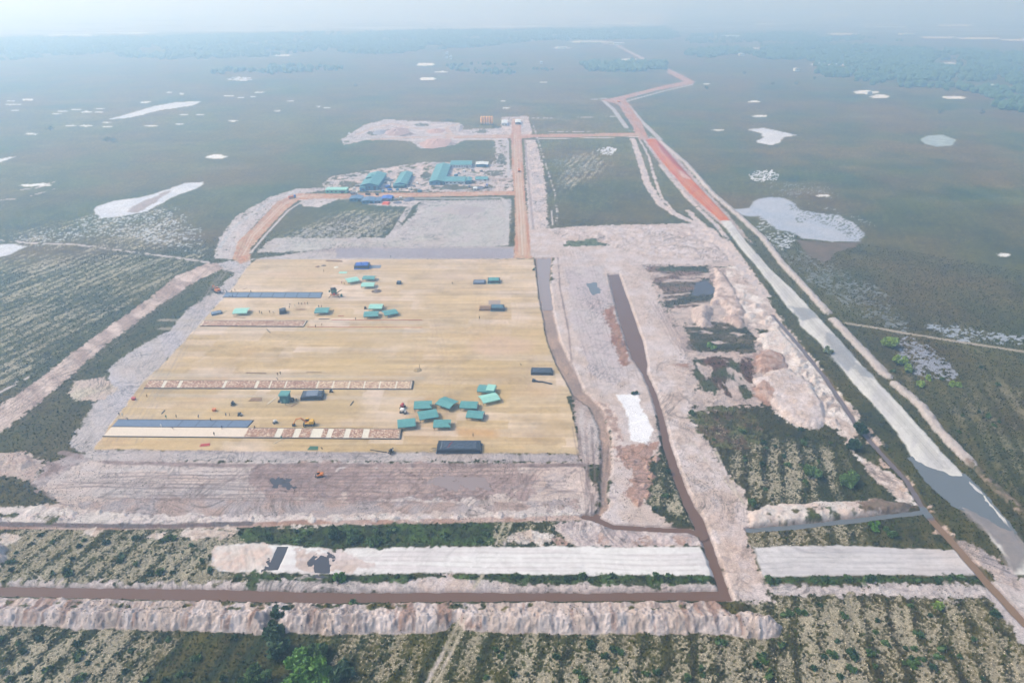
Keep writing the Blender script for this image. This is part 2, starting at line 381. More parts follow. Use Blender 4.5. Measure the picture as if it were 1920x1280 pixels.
vegp([(1284,606),(1340,600),(1400,612),(1425,635),(1415,662),(1330,662),(1292,655)], col(66,74,40), col(96,86,60), s=6, thin=.30, streak=(90,2.5))
vegp([(1296,672),(1340,665),(1412,672),(1418,735),(1390,750),(1350,745),(1310,730),(1300,700)], col(112,76,58), col(66,76,40), s=6, thin=.44, streak=(4, 2.5))
vegp([(1350,755),(1390,748),(1440,768),(1500,806),(1540,800),(1600,850),(1640,900),(1700,940),(1560,935),(1400,948),(1372,900),(1310,800),(1320,780)], GREEN, OLIVE, s=14, thin=.0, cover=.0)
vegp([(1290,780),(1345,760),(1400,770),(1440,810),(1400,850),(1330,830)], col(120,98,78), col(96,100,60), s=6, thin=.35)
vegp([(1060,452),(1110,448),(1140,456),(1130,461),(1060,461)], col(92,112,64), col(110,124,84), s=4)
vegp([(1235,395),(1290,392),(1340,418),(1390,470),(1375,470),(1320,420)], col(86,94,62), col(100,104,78), thin=.25, cover=.0)
# ochre soils
sandy([(1130,580),(1150,575),(1170,640),(1185,685),(1165,690),(1150,640)], OCH, OCH2, rz=.5, rag=1.5, seed=23)
sandy([(1240,682),(1290,684),(1288,706),(1245,702)], OCH, PSAND, thin=.35, rz=0, seed=24)
sandy([(1110,750),(1135,752),(1165,800),(1172,826),(1150,820),(1130,780)], OCH, PSAND, s=3, amp=.2, thin=.1, rz=.5, rag=1.5, seed=25, cover=.8)
sandy([(1150,838),(1230,830),(1220,880),(1218,930),(1200,945),(1165,930),(1190,890),(1160,860)], col(212,178,164), OCH, s=4, amp=.2, rz=.6, rag=1.5, seed=26)
# red-brown heaps in the tip
sandy([(1410,665),(1440,655),(1470,668),(1440,690),(1415,700)], OCH, MUD, s=3, rz=.4, rag=1, seed=27)
sandy([(1408,725),(1440,715),(1458,740),(1440,760),(1415,745)], OCH, MUD, s=3, rz=.4, rag=1, seed=28)
sandy([(1335,498),(1360,505),(1370,560),(1350,570),(1330,520)], PSAND2, PSAND, s=3, rz=.4, rag=1, seed=29)
# bright white tipped sand
wh = sandy(c1=col(248,248,248,.68), c2=col(240,240,242,.66), pts=[(1155,740),(1195,738),(1200,760),(1215,785),(1224,805),(1212,830),(1182,824),(1178,780)], rag=1, amp=.03, rz=.06, s=2, seed=30, mark=.08, fine=.03, spat=.4)

# --- construction mud south of the platform
sM = sandy([(-60,985),(-60,955),(40,952),(112,942),(62,905),(92,872),(150,860),(620,866),(1086,868),(1104,890),(1128,930),(1112,968),(900,976),(560,979),(220,987)], PSAND, LSAND, s=16, amp=.16, rz=.35, rzs=4, seed=33, streak=(92, 4), rag=1.2)
sandy([(480,870),(900,868),(1000,880),(990,930),(700,938),(470,930)], feather=9, rag=7, c1=MUD * 1.25, c2=PSAND2 * 1.05, s=9, amp=.18, rz=.3, seed=34, streak=(92, 5), thin=.15)
sandy([(85,890),(280,880),(460,905),(440,930),(200,935),(95,930)], col(222,212,208), PSAND, s=12, rz=.1, seed=35, thin=.15, streak=(80, 4))
sandy([(1000,880),(1095,872),(1118,925),(1040,925)], col(220,208,206), PSAND, s=10, rz=.2, seed=36, streak=(50, 4))
sandy([(1085,745),(1104,762),(1124,800),(1128,868),(1095,872),(1086,855),(1078,780),(1074,745)], PSAND2, LSAND, s=8, rz=.15, seed=37, streak=(5, 5), rag=.8)
trail([(115,848),(200,866),(420,872),(620,872),(860,872),(1090,872)], 2.6, MUD2, MUD, thin=.1)
trail([(640,880),(600,905),(640,915)], 1.0, MUD2, MUD); trail([(780,925),(800,900),(745,880)], 1.0, MUD2, MUD)
for q, pts in enumerate([[(80,870),(58,905),(100,935)],[(1060,880),(1010,900),(960,915)],[(1080,880),(1040,905),(1000,925)],[(420,905),(480,880)],[(560,905),(470,925)],[(1100,870),(1101,930)],[(1110,800),(1112,870)]]):
    trail(pts, 1.1, MUD2, LSAND2, thin=.3, cover=.7)
for q in range(26):                                  # wheel marks across the mud
    rr = random.Random(q); x0, y0 = rr.uniform(110, 1060), rr.uniform(878, 935)
    trail([(x0, y0), (x0 + rr.uniform(20, 90), y0 + rr.uniform(-14, 6)), (x0 + rr.uniform(90, 170), y0 + rr.uniform(-16, 10))], .8, MUD2, LSAND2, thin=.4, cover=.5)
# grey verge right round the foot of the platform
sandy([(150,856),(172,842),(620,844),(1085,851),(1088,866),(620,864),(150,864)], LSAND, LSAND2, s=8, amp=.08, rz=.1, rag=.5, seed=38, streak=(92, 6))
# --- left apron
sandy([(476,486),(430,489),(405,495),(420,505),(440,512),(402,548),(352,578),(318,620),(250,655),(200,692),(206,715),(150,800),(126,832),(166,852),(190,836),(280,712),(384,600),(440,538)], LSAND, col(214,208,212), s=7, amp=.1, rz=.15, seed=41, streak=(-38, 7), rag=1.2)
sandy([(140,716),(190,704),(206,712),(222,730),(196,748),(150,752),(130,735)], PSAND, col(220,210,190), s=6, rz=.4, seed=42, thin=.08)
sandy([(470,487),(640,462),(965,462),(965,486),(640,487)], LSAND, LSAND2, s=12, amp=.1, rz=.12, seed=43, streak=(90, 5), rag=1)
tr = sandy([(408,493),(386,494),(330,518),(268,568),(178,630),(80,705),(0,760),(-120,850),(-300,975),(-300,1090),(0,812),(62,762),(132,708),(204,642),(292,578),(372,524),(418,503)], PSAND2, PSAND, s=6, amp=.14, rz=.25, seed=44, rag=1.5, streak=(-50, 4), cls=3)
sandy([(-300,870),(0,850),(40,848),(88,864),(62,900),(0,895),(-300,920)], PSAND, PSAND2, s=6, rz=.3, seed=45)
sandy([(90,865),(150,850),(160,862),(110,885),(70,925),(62,905)], MUD, LSAND2, s=5, rz=.2, seed=46)

# --- white lumpy bank and ditch north of the planted fields
lump = sandy([(-520,955),(0,950),(60,950),(120,952),(220,966),(220,983),(0,984),(-520,988)], WSAND, WSAND2, s=3, amp=.15, rz=.6, rzs=3, seed=48, thin=.1)
lump2 = sandy([(220,965),(420,962),(700,966),(900,968),(1085,958),(1112,950),(1112,968),(1060,972),(700,982),(470,984),(230,986)], WSAND, WSAND2, s=3, amp=.15, rz=.6, rzs=2.5, seed=49, thin=.06)
gb = sandy([(112,944),(300,932),(470,934),(720,938),(880,944),(1080,936),(1085,952),(880,958),(640,966),(300,965),(130,955)], PSAND2, LSAND2, s=6, amp=.1, rz=.15, seed=50)
# ochre and grey ditch
paint(strip([(-520,992),(0,987),(220,988),(470,984),(560,979),(760,978),(1060,971),(1100,970)], 2.6, .3), OCH, PSAND2, s=10, feather=.4)
paint(strip([(-520,985),(0,982),(100,984),(220,986),(330,986),(470,981)], 2.4, .4), MUD2, col(120,112,112), s=5, feather=.4)
# green strip clumps of sand
for q, (x0, y0, rx, ry) in enumerate([(535,1000,22,12),(570,990,26,7),(740,1007,16,7),(400,998,46,10),(670,993,8,3),(360,1000,24,9),(20,1010,16,10),(170,1000,12,7),(470,1010,8,4),(1000,1008,46,12),(300,1005,12,6)]):
    sandy([(x0 + rx*math.cos(a_), y0 + ry*math.sin(a_)) for a_ in np.linspace(0, 6.28, 12)[:-1]], WSAND, col(226,206,190), rag=2.2, rs=4, s=3, rz=.5, seed=60+q, thin=.15)
sandy([(1050,982),(1110,976),(1180,992),(1300,996),(1316,1022),(1180,1024),(1080,1020)], col(228,210,206), WSAND2, s=4, amp=.16, rz=.5, seed=72, thin=.12)
for q, (x0, y0, r0) in enumerate([(1050,1015,14),(1125,1010,12),(1205,1014,16),(1275,1012,14)]):
    sandy([(x0 + r0*math.cos(a_), y0 + r0*.6*math.sin(a_)) for a_ in np.linspace(0, 6.28, 10)[:-1]], OCH, PSAND2, rag=2, rs=3, s=3, thin=.3, seed=75+q, rz=.3)
# --- wide white sand road (west and east of the diagonal canal)
rw = area([(398,1050),(404,1024),(440,1018),(560,1023),(620,1029),(760,1024),(1310,1026),(1332,1050),(1350,1079),(1100,1078),(840,1075),(640,1076),(500,1072),(410,1072)], .8, 5)
flat(rw, .08); paint(rw, col(240,238,234,.66), col(218,212,210,.62), s=2.2, amp=.16, feather=.5, streak=(90.5, 16), seed=81, cls=2, fine=.06, mark=.14, mdir=90)
re = area([(1413,1025),(1540,1022),(1800,1032),(1832,1062),(1845,1078),(1600,1078),(1430,1081)], .6, 5)
flat(re, .08); paint(re, col(230,226,224,.62), col(200,196,196,.6), s=2.2, amp=.16, feather=.5, streak=(90.5, 16), seed=82, cls=4, fine=.06, mark=.16, mdir=90)
sandy([(400,1022),(500,1022),(515,1045),(500,1072),(410,1072),(392,1050)], WSAND, PSAND, mark=.12, s=2.5, amp=.14, rz=.3, seed=83, thin=.05)
sandy([(560,1030),(640,1030),(700,1060),(640,1075),(540,1070)], PSAND, WSAND2, mark=.12, s=3, amp=.14, rz=.2, seed=84, thin=.12, streak=(90, 5))
sandy([(-520,1084),(0,1088),(420,1094),(560,1078),(700,1090),(830,1080),(890,1088),(1100,1092),(1345,1090),(1356,1110),(840,1113),(420,1107),(0,1101),(-520,1094)], LSAND, WSAND2, s=2.5, amp=.14, rz=.35, rzs=2, seed=85)
mound(area([(780,1098),(800,1082),(845,1076),(880,1086),(892,1104),(840,1109),(790,1107)], 1, 4), 1.4, .6, seed=3)
sandy([(780,1098),(800,1082),(845,1076),(880,1086),(892,1104),(840,1109),(790,1107)], PSAND, WSAND2, s=2.5, rz=.2, seed=86, rag=1)
sandy([(1445,1096),(1560,1094),(1850,1094),(1880,1110),(1860,1124),(1640,1114),(1540,1118),(1440,1120)], WSAND2, LSAND, s=3, amp=.15, rz=.4, rzs=2, seed=87, thin=.06)
# --- big diagonal embankment road on the right
red_l, red_r = [(1209,261),(1244,307),(1294,364),(1350,414)], [(1369,414),(1310,350),(1262,298),(1228,260)]
sandy([(1196,250),(1240,262),(1300,330),(1375,414),(1410,455),(1350,420),(1290,370),(1240,312)], LSAND, PSAND2, rz=.1, thin=.1, seed=90, rag=1)
rl = [(1350,414),(1390,468),(1416,497),(1450,540),(1480,582),(1497,596),(1500,612),(1530,636),(1562,672),(1602,722),(1642,764),(1682,812),(1712,862),(1746,905),(1790,946),(1842,988),(1882,1045),(1900,1078),(1960,1082),(2440,1086)]
rr_ = [(2440,1250),(2200,1160),(1925,1030),(1890,980),(1850,932),(1805,888),(1760,842),(1720,796),(1680,752),(1640,710),(1600,668),(1560,622),(1520,580),(1490,548),(1440,500),(1400,455),(1369,414)]
rd = area(rl + rr_, .6, 6)
flat(rd, .5, 1.5); paint(rd, col(228,226,218,.64), col(204,202,200,.6), s=3.5, amp=.14, feather=.5, streak=(35, 6), seed=91, cls=5, fine=.06)
for pts in ([(1475,574),(1520,580),(1535,598),(1505,602)], [(1545,622),(1565,630),(1606,676),(1590,700),(1560,670)], [(1598,676),(1622,690),(1640,712),(1612,706)]):
    paint(area(pts, 1.5, 4), col(176,180,186), col(160,166,174), s=6, amp=.06, feather=1.2, cover=.8)
paint(area([(1790,946),(1850,960),(1900,990),(1940,1040),(1900,1078),(1860,1010)], 2, 5), col(160,150,146), col(140,134,134), s=4, amp=.1, feather=1.5, cover=.9)
redsel = area(red_l + red_r, .6, 8); flat(redsel, .5, 1.5)
paint(redsel, RED, RED2, s=7, amp=.1, feather=.5, streak=(28, 6), seed=92, cls=6)
paint(area([(1232,272),(1242,280),(1258,300),(1240,288)], 1, 4), col(232,200,186), feather=1, cover=.7); paint(area([(1268,318),(1282,322),(1296,338),(1280,334)], 1, 4), col(232,200,186), feather=1, cover=.8)
paint(area([(1230,262),(1240,270),(1296,334),(1284,328),(1240,284)], 1, 4), col(190,86,72), feather=1, cover=.8)
# pebbly bank beyond the road
bk = [(1237,264),(1287,307),(1337,364),(1381,401),(1431,447),(1467,495),(1510,540),(1552,586)]
bk2 = [(1562,600),(1590,628),(1622,662),(1664,706)]; bk3 = [(1678,720),(1725,760),(1760,806),(1793,840),(1820,868)]; bk4 = [(1820,868),(1872,918),(1920,962),(2440,1390)]
for q, (P_, w_) in enumerate([(bk, 5.5), (bk2, 5.5), (bk3, 5.5)]):
    s_ = strip(P_, w_, 1.0, 3, seed=93+q); paint(s_, col(230,220,212), col(206,194,188), s=2.2, amp=.2, feather=.4, thin=.08, seed=94+q, cls=7); mound(s_, 1.3, .6, seed=90+q)
s_ = strip(bk4, 4, 1.2, 4); paint(s_, col(170,150,132), col(110,104,80), s=3, thin=.35); mound(s_, 1, .5)
s_ = strip([(1238,310),(1290,372),(1345,424),(1400,500),(1440,555)], 4, 1.0, 3); paint(s_, WSAND2, PSAND, thin=.3)
# pale bands through the field left of the red road
for P_, w_ in (([(1186,260),(1200,300),(1214,345),(1238,382),(1266,402),(1300,416),(1330,430),(1380,480)], 7), ([(1198,260),(1216,292),(1226,330),(1240,370),(1262,395)], 2.5), ([(1290,395),(1330,440),(1380,490),(1432,555)], 5)):
    s_ = strip(P_, w_, 1.8, 5); paint(s_, WSAND2, PSAND, s=4, amp=.16, thin=.14); rough(s_, .4, 3)
# roads of red earth
def road(pts, c1=RROAD, c2=RROAD2, cls=None, rag=.5, seed=95, st=0, **kw):
    s_ = area(pts, rag, 5, seed=seed); flat(s_, .1); return paint(s_, c1, c2, s=2.4, amp=.16, feather=.8, streak=None if st is None else (st, 16), seed=seed, cls=cls, fine=.1, mark=.25, mdir=st or 0, spat=.8, **kw)
for P_ in ([(1108,187),(1140,184),(1165,184),(1240,165),(1300,157)], [(1130,188),(1150,205),(1175,240)], [(1170,188),(1200,225),(1238,262)], [(1250,128),(1302,155)], [(1175,190),(1240,172),(1300,158)]):
    trail(P_, 7, col(220,214,212), LSAND, thin=.12)
road([(1128,188),(1162,181),(1240,162),(1282,153),(1250,136),(1254,130),(1304,154),(1296,158),(1240,168),(1172,186),(1204,232),(1216,262),(1198,262),(1186,238),(1160,196)], cls=8, c1=col(222,188,174))
trail([(1160,87),(1185,100),(1210,113)], 16, col(222,190,176), col(220,206,200), thin=.05); trail([(1120,80),(1160,86)], 14, col(214,206,204), thin=.3)
road([(850,254),(965,253),(1198,249),(1205,255),(965,259),(850,260)], cls=9, st=90)
for P_, w_ in (([(700,262),(760,258),(850,256),(950,256)], 9), ([(850,256),(800,243),(760,238),(735,232)], 8), ([(850,256),(835,240),(860,232)], 7), ([(850,257),(810,265),(800,272)], 7), ([(735,232),(700,240),(670,252)], 6)):
    trail(P_, w_, col(232, 190, 160), col(226, 204, 186), thin=.1, rag=2)
for q, (x0, y0, rx, ry) in enumerate([(700,250,14,4),(790,234,14,3),(905,246,12,3),(930,238,10,3),(650,266,8,2),(840,225,18,2),(700,338,14,6),(860,352,50,4),(650,345,16,6),(800,330,12,8),(925,325,20,6),(940,300,8,14)]):
    vegp([(x0 + rx*math.cos(a_), y0 + ry*math.sin(a_)) for a_ in np.linspace(0, 6.28, 10)[:-1]], OLIVE, GREEN, rag=5, thin=.25, seed=400 + q, cover=.85)
trail([(850,262),(955,261)], 4, WSAND, WSAND2); trail([(985,261),(1195,257)], 4, WSAND, WSAND2, thin=.2); trail([(990,248),(1190,246)], 3, WSAND2, thin=.4)
road([(958,262),(960,222),(976,222),(978,262),(985,370),(991,420),(996,484),(964,484),(966,430),(965,370),(960,320)], cls=10, seed=96)
trail([(984,262),(991,340),(1000,430)], 2.2, LSAND2, MUD, thin=0); trail([(952,264),(954,330),(952,318)], 2.6, col(210,210,212), thin=0)
road([(436,484),(448,450),(478,424),(520,378),(556,363),(760,362),(966,358),(968,366),(760,370),(562,374),(540,390),(510,420),(470,466),(470,488),(452,495),(440,488)], cls=11, seed=97, st=None)
trail([(566,378),(540,395),(498,440),(470,474)], 2.0, WSAND2); trail([(640,373),(940,371),(950,380),(952,440),(948,458)], 3.0, col(216,212,208), thin=0)
road([(880,332),(960,332),(960,338),(880,338)], col(220,196,182), LSAND, seed=98, st=90)
# mud channel along the platform's right side
MUDCH = [(1003,485),(1035,482),(1030,525),(1037,585),(1050,640),(1080,700),(1094,732),(1130,768),(1145,826),(1146,880),(1137,920),(1141,950),(1117,979),(1110,972),(1126,948),(1125,915),(1129,860),(1122,800),(1105,765),(1074,742),(1045,690),(1025,640),(1010,560)]
mc = area(MUDCH, .5, 4, z=-.5); i_, d_ = mc
Z[i_] -= (sstep(-1.2, .8, d_) * .9).astype(np.float32)
paint(mc, col(206,176,156), col(176,154,142), s=14, amp=.06, feather=.4, seed=99, fine=.03)
trail([(1046,482),(1050,540),(1066,620),(1072,680),(1090,726)], .9, MUD, MUD2)
paint(area([(630,466),(962,465),(962,484),(630,484)], 1, 6), col(186,180,188), col(178,170,178), s=20, amp=.04, feather=.8, cover=.9)
# --- the platform of rolled yellow laterite
PADP = [(481,486),(1001,485),(1010,560),(1025,640),(1045,690),(1073,741),(1064,744),(1076,790),(1085,850),(620,846),(174,842),(182,832),(216,785),(272,712),(306,682),(382,600),(438,538),(462,503)]
pd = area(PADP, .7, 5, z=.3); i_, d_ = pd
m_ = sstep(-1.0, .3, d_); Z[i_] = (Z[i_] * (1 - m_) + .3 * m_).astype(np.float32)
paint(pd, PAD1, PAD2, s=4.0, amp=.14, feather=.3, streak=(91, 12), seed=101, cls=1, fine=.07, mark=.12, mdir=90)
x, y = X[i_], Y[i_]
blk = _h(np.floor((x + 3 * _h(np.floor(y / 6.2), np.floor(y / 6.2), 5)) / 23.0), np.floor((y + .026 * x) / 6.2), 7)   # rolled bays
blk2 = _h(np.floor(x / 61.0), np.floor((y + .026 * x) / 12.4), 8)
nb = fbm(x, y, 30, 3, 102)
tt = np.clip(.8 * (blk - .5) + .7 * (blk2 - .5) + .9 * nb, -.9, .9)
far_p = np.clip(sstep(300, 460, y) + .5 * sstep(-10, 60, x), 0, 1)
g_ = (m_ * .85)[:, None]
str_ = fbm(x / 26, y, 1.7, 3, 115)[:, None] + .6 * fbm(x / 10, y, 4.5, 2, 116)[:, None]
pal = np.where(tt[:, None] > 0, C[i_] * (1 - tt[:, None]) + col(234,214,196,.62) * tt[:, None], C[i_] * (1 + tt[:, None]) + col(208,180,126,.6) * -tt[:, None])
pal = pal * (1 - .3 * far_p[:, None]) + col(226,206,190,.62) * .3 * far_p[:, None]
pal = pal * (1 + .10 * fbm(x, y, 1.8, 3, 112) + .06 * fbm(x / 6, y, 1.2, 3, 113))[:, None] * (1 - .10 * sstep(.93, 1, np.abs((x / 7.3 + .2 * vn(y / 9, x / 50, 3)) % 1 * 2 - 1)) * sstep(-.1, .3, fbm(x, y, 25, 2, 114)))[:, None]
pal = pal * (1 + .09 * (sstep(.8, 1, np.abs(((y + .026 * x) / 6.2) % 1 * 2 - 1)))[:, None])
pal = pal * (1 + .24 * str_) * (1 - .20 * sstep(.1, .6, fbm(x, y, 13, 3, 117)))[:, None]
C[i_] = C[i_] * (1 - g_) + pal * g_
for yy in (703, 742, 600, 616): paint(strip([(300 if yy < 650 else 290, yy), (790, yy + 6)], 3.0, .8, 5), col(212,202,186), col(222,206,190), feather=1.2, cover=.55)
paint(area([(850,800),(930,806),(930,820),(860,818)], 1, 4), col(224,178,116), feather=2, cover=.7)
paint(area([(985,836),(1083,840),(1083,850),(985,848)], 1, 4), col(226,204,160), feather=1, cover=.5)
# --- foreground bank of dug spoil
fb_foot = [(-520,1160),(0,1172),(180,1179),(420,1186),(497,1188),(500,1170),(512,1160),(530,1172),(536,1187),(660,1189),(800,1189),(838,1178),(846,1164),(856,1164),(870,1182),(1000,1189),(1250,1187),(1352,1187),(1425,1199),(1458,1194),(1466,1176),(1445,1158),(1400,1147),(1372,1152),(1340,1128),(1000,1129),(840,1130),(600,1132),(420,1128),(0,1119),(-520,1104)]
fb = area(fb_foot, .9, 4, seed=104)
flat(fb, 0)
paint(fb, PSAND, WSAND2, s=4, amp=.18, feather=.35, seed=105, cls=12, streak=(0, 2.2), fine=.16)
i_, d_ = fb; x, y = X[i_], Y[i_]
vv = fbm(x, y / 7, 1.5, 3, 106)
st_ = (sstep(.05, .45, fbm(x, y / 6, 2.6, 3, 107) + .5 * fbm(x, y, 30, 2, 117)) * .75)[:, None] * sstep(.2, .8, d_)[:, None]
C[i_] = C[i_] * (1 - st_) + col(176, 136, 116) * st_
st_ = (sstep(.15, .5, fbm(x + 40, y / 6, 1.7, 3, 118)) * .6)[:, None] * sstep(.2, .8, d_)[:, None]
C[i_] = C[i_] * (1 - st_) + col(150, 136, 136) * st_
crest = wpts([(-520,1164),(0,1170),(420,1176),(505,1172),(530,1174),(840,1176),(850,1172),(870,1174),(1350,1175),(1400,1168),(1445,1176)])
dc = seg_dist(x, y, crest, False)
hh = 3.2 * np.clip(1 - dc / 6.5, 0, 1) * (1 + .3 * fbm(x, y, 12, 2, 108) + .28 * fbm(x, y, 3.5, 2, 128))
hh = np.minimum(hh + .8, np.clip(d_, 0, 9) * .95) * sstep(0, .5, d_)
Z[i_] += (hh + np.clip(hh, 0, 1) * (.10 * vv + .75 * fbm(x, y, 1.1, 3, 109) + .35 * (1 - 2 * np.abs(fbm(x, y, 2.6, 3, 119))))).astype(np.float32)
for q in range(40):                                                     # scrub on its back
    rr = random.Random(q + 7); x0 = rr.uniform(0, 1330); y0 = rr.uniform(1131, 1146) if x0 < 900 else rr.uniform(1138, 1148)
    w_ = rr.uniform(5, 16) if x0 < 900 else rr.uniform(3, 7)
    vegp([(x0 - w_, y0), (x0, y0 - 4), (x0 + w_, y0), (x0, y0 + 4)], GREEN, OLIVE, rag=.9, thin=.2, seed=200 + q)
vegp([(1352,1130),(1375,1130),(1395,1142),(1365,1152),(1350,1145)], col(84,72,52), OLIVE, rag=.8)
# green strips beside the white road
for P_ in ([(430,1076),(500,1076),(600,1080),(700,1079),(760,1080),(760,1088),(690,1090),(600,1092),(520,1086),(430,1082)], [(790,1078),(1000,1078),(1345,1080),(1345,1092),(1200,1096),(1100,1094),(900,1088),(850,1084)], [(1430,1083),(1840,1080),(1850,1090),(1640,1094),(1430,1092)], [(460,1078),(490,1078),(474,1104),(464,1098)], [(445,1003),(476,986),(560,992),(640,984),(920,981),(930,1018),(760,1024),(620,1028),(560,1022),(450,1016)]):
    vegp(P_, GREEN, col(72,96,44), s=4, thin=.1, rag=1.6, seed=int(P_[0][0]))
# --- heaps
def heap(pts, h, slope=.55, c1=PSAND, c2=PSAND2, seed=1, rag=1.2, s=3, **kw):
    s_ = area(pts, rag, 5, seed=seed); paint(s_, c1, c2, s=s, amp=.14, feather=.3, seed=seed, fine=.14, **kw); mound(s_, h, slope, seed=seed); return s_
heap([(1350,598),(1370,590),(1392,600),(1398,612),(1385,616)], 2, seed=121)
heap([(1294,580),(1320,572),(1338,580),(1330,600),(1338,612),(1315,615),(1300,604)], 3.4, c1=PSAND, c2=col(206,186,176), seed=122)
heap([(1340,500),(1365,520),(1385,560),(1400,590),(1375,600),(1350,570),(1330,575),(1340,545)], 1.8, seed=123, c1=PSAND2, c2=PSAND)
heap([(1418,668),(1440,655),(1468,665),(1478,690),(1450,700),(1420,700)], 1.8, c1=OCH, c2=PSAND2, seed=124)
heap([(1412,712),(1440,700),(1480,690),(1520,720),(1545,765),(1550,792),(1535,806),(1500,800),(1470,785),(1455,765),(1425,740)], 2.0, c1=PSAND, c2=WSAND2, seed=125, s=4)
heap([(1410,730),(1432,718),(1452,735),(1448,752),(1425,748)], 1.7, c1=OCH, c2=PSAND2, seed=126)
heap([(1545,785),(1570,785),(1575,798),(1550,798)], 1.5, c1=WSAND, c2=PSAND, seed=127)
heap([(1425,628),(1460,618),(1480,640),(1500,660),(1470,668),(1430,655)], 1.6, c1=WSAND, c2=WSAND2, seed=128)
for q in range(22):                                                     # ribs of tipped loads
    rr = random.Random(q + 99); t_ = q / 21; x0 = 1400 + 150 * t_; y0 = 560 + 205 * t_
    for _j in range(2):
        ox, oy = rr.uniform(-22, 16), rr.uniform(-10, 10)
        heap([(x0 - 11 + ox, y0 + oy), (x0 + ox, y0 - 5 + oy), (x0 + 12 + ox, y0 - 1 + oy), (x0 + 2 + ox, y0 + 6 + oy)], 1.2, c1=WSAND, c2=PSAND, seed=130 + q * 2 + _j, rag=.8)
for q, (x0, y0, w_) in enumerate([(1230, 860, 9), (1212, 876, 8), (1222, 893, 9), (1208, 910, 10), (1215, 928, 9), (1196, 944, 8)]):
    heap([(x0 - w_, y0), (x0, y0 - 6), (x0 + w_, y0), (x0, y0 + 7)], 1.4, c1=col(214,182,168), c2=OCH, seed=170 + q, rag=.6)
heap([(-40,1022),(0,1018),(14,1030),(16,1050),(0,1062),(-40,1066)], 2.8, .9, WSAND2, PSAND, seed=180)
heap([(-300,858),(0,852),(40,850),(80,866),(40,882),(-300,892)], 2.4, .5, PSAND, PSAND2, seed=181)
for q in range(30):                                                     # lumps of the white bank
    rr = random.Random(q + 300); x0 = rr.uniform(-60, 240) if q < 14 else rr.uniform(240, 1080); y0 = rr.uniform(955, 975) if q < 14 else 974 - max(0, (x0 - 700)) * .03
    w_ = rr.uniform(6, 16)
    heap([(x0 - w_, y0), (x0 - w_*.4, y0 - 4), (x0 + w_*.5, y0 - 5), (x0 + w_, y0), (x0 + w_*.3, y0 + 5), (x0 - w_*.6, y0 + 4)], rr.uniform(.4, 1.0), .6, WSAND, col(226,210,204), seed=190 + q, rag=1.0)
vegp([(0,962),(30,960),(30,972),(0,970)], GREEN, OLIVE, thin=.3); vegp([(60,968),(110,966),(110,978),(70,976)], GREEN, OLIVE, thin=.4)
# white bank of the eastern ditch
eb = area([(1402,962),(1440,948),(1560,940),(1640,936),(1712,946),(1702,956),(1620,970),(1480,985),(1405,990)], 1, 4)
paint(eb, WSAND, PSAND, s=3, amp=.15, feather=.4, cls=13, thin=.06); mound(eb, 1.5, .5, rag=.5, seed=7)
vegp([(1440,966),(1620,952),(1640,960),(1500,980),(1440,984)], OLIVE, GREEN, thin=.5, rag=1.2)
paint(area([(1600,940),(1650,936),(1720,950),(1670,962),(1620,964)], 1, 4), col(150,122,104), col(110,92,70), s=4, feather=.5, cover=.85, thin=.1)
# platform-side channel bank lips and the canal's lip
sandy([(1880,1082),(1990,1090),(2440,1090),(2440,1300),(2050,1290),(1920,1210),(1880,1160),(1852,1122),(1850,1100)], WSAND2, LSAND, s=4, amp=.12, rz=.2, seed=183)
sandy([(1790,1020),(1810,1012),(1850,1032),(1900,1078),(1920,1112),(1860,1080)], PSAND, LSAND2, s=4, rz=.3, seed=184, thin=.1)
for q, (x0, y0, w_) in enumerate([(1770,990,14),(1758,1000,12),(1790,1012,12),(1745,960,10),(1642,830,14),(1660,870,12),(1630,810,10),(1690,915,14),(1700,900,8)]):
    sandy([(x0 - w_, y0), (x0, y0 - w_*.8), (x0 + w_, y0 + 3), (x0, y0 + w_*.7)], col(226,196,172), PSAND, rag=2, rs=3, s=3, rz=.4, thin=.25, seed=210+q)
for P_ in ([(1270,838),(1300,830),(1330,870),(1372,915),(1398,948)], [(860,1165),(835,1215),(790,1300),(740,1400)], [(872,1165),(850,1215),(812,1290),(770,1400)], [(945,980),(930,1020)], [(958,980),(945,1020)], [(905,1078),(890,1100)], [(1340,840),(1360,885),(1395,945)]):
    trail(P_, .8, STALK, WSAND2, thin=.2)
trail([(330,1110),(420,1118)], .1)

# --- ruts left by trucks and diggers
def ruts(pts, gauge=2.2, w=.55, c=MUD2, cover=.5, thin=.25, seed=1):
    Pw = wpts(pts); d_ = Pw[-1] - Pw[0]; nrm = np.array([-d_[1], d_[0]]) / np.hypot(*d_)
    for s_ in (-1, 1):
        Q = Pw + nrm * gauge / 2 * s_; i = near_idx(Q, 3)
        if len(i): paint((i, w / 2 - seg_dist(X[i], Y[i], Q, False) + .12 * fbm(X[i], Y[i], 2, 2, seed)), c, c * .9, s=4, feather=.35, cover=cover, thin=thin, seed=seed)
def wander(x0, y0, x1, y1, n, amp, rr): return [(x0 + (x1 - x0) * k / n + rr.uniform(-amp, amp), y0 + (y1 - y0) * k / n + rr.uniform(-amp, amp) * .5) for k in range(n + 1)]
rt = random.Random(77)
for q in range(7): x0 = 1050 + q * 11; ruts(wander(x0, 470, x0 + 70 + q * 4, 720, 6, 5, rt), seed=q, c=MUD if q % 2 else MUD2, cover=.34, thin=.4)
for q in range(5): ruts(wander(1080 + q * 14, 800 + q * 8, 1104 + q * 3, 965, 5, 4, rt), seed=q + 9, cover=.5)
for q in range(8): ruts(wander(1215 + q * 6, 560 + q * 4, 1275 + q * 4, 660, 4, 3, rt), seed=q + 20, c=MUD, cover=.5)
for q in range(10): y0 = rt.uniform(885, 935); ruts(wander(rt.uniform(90, 300), y0, rt.uniform(600, 1080), y0 + rt.uniform(-18, 12), 7, 6, rt), seed=q + 30, cover=.55)
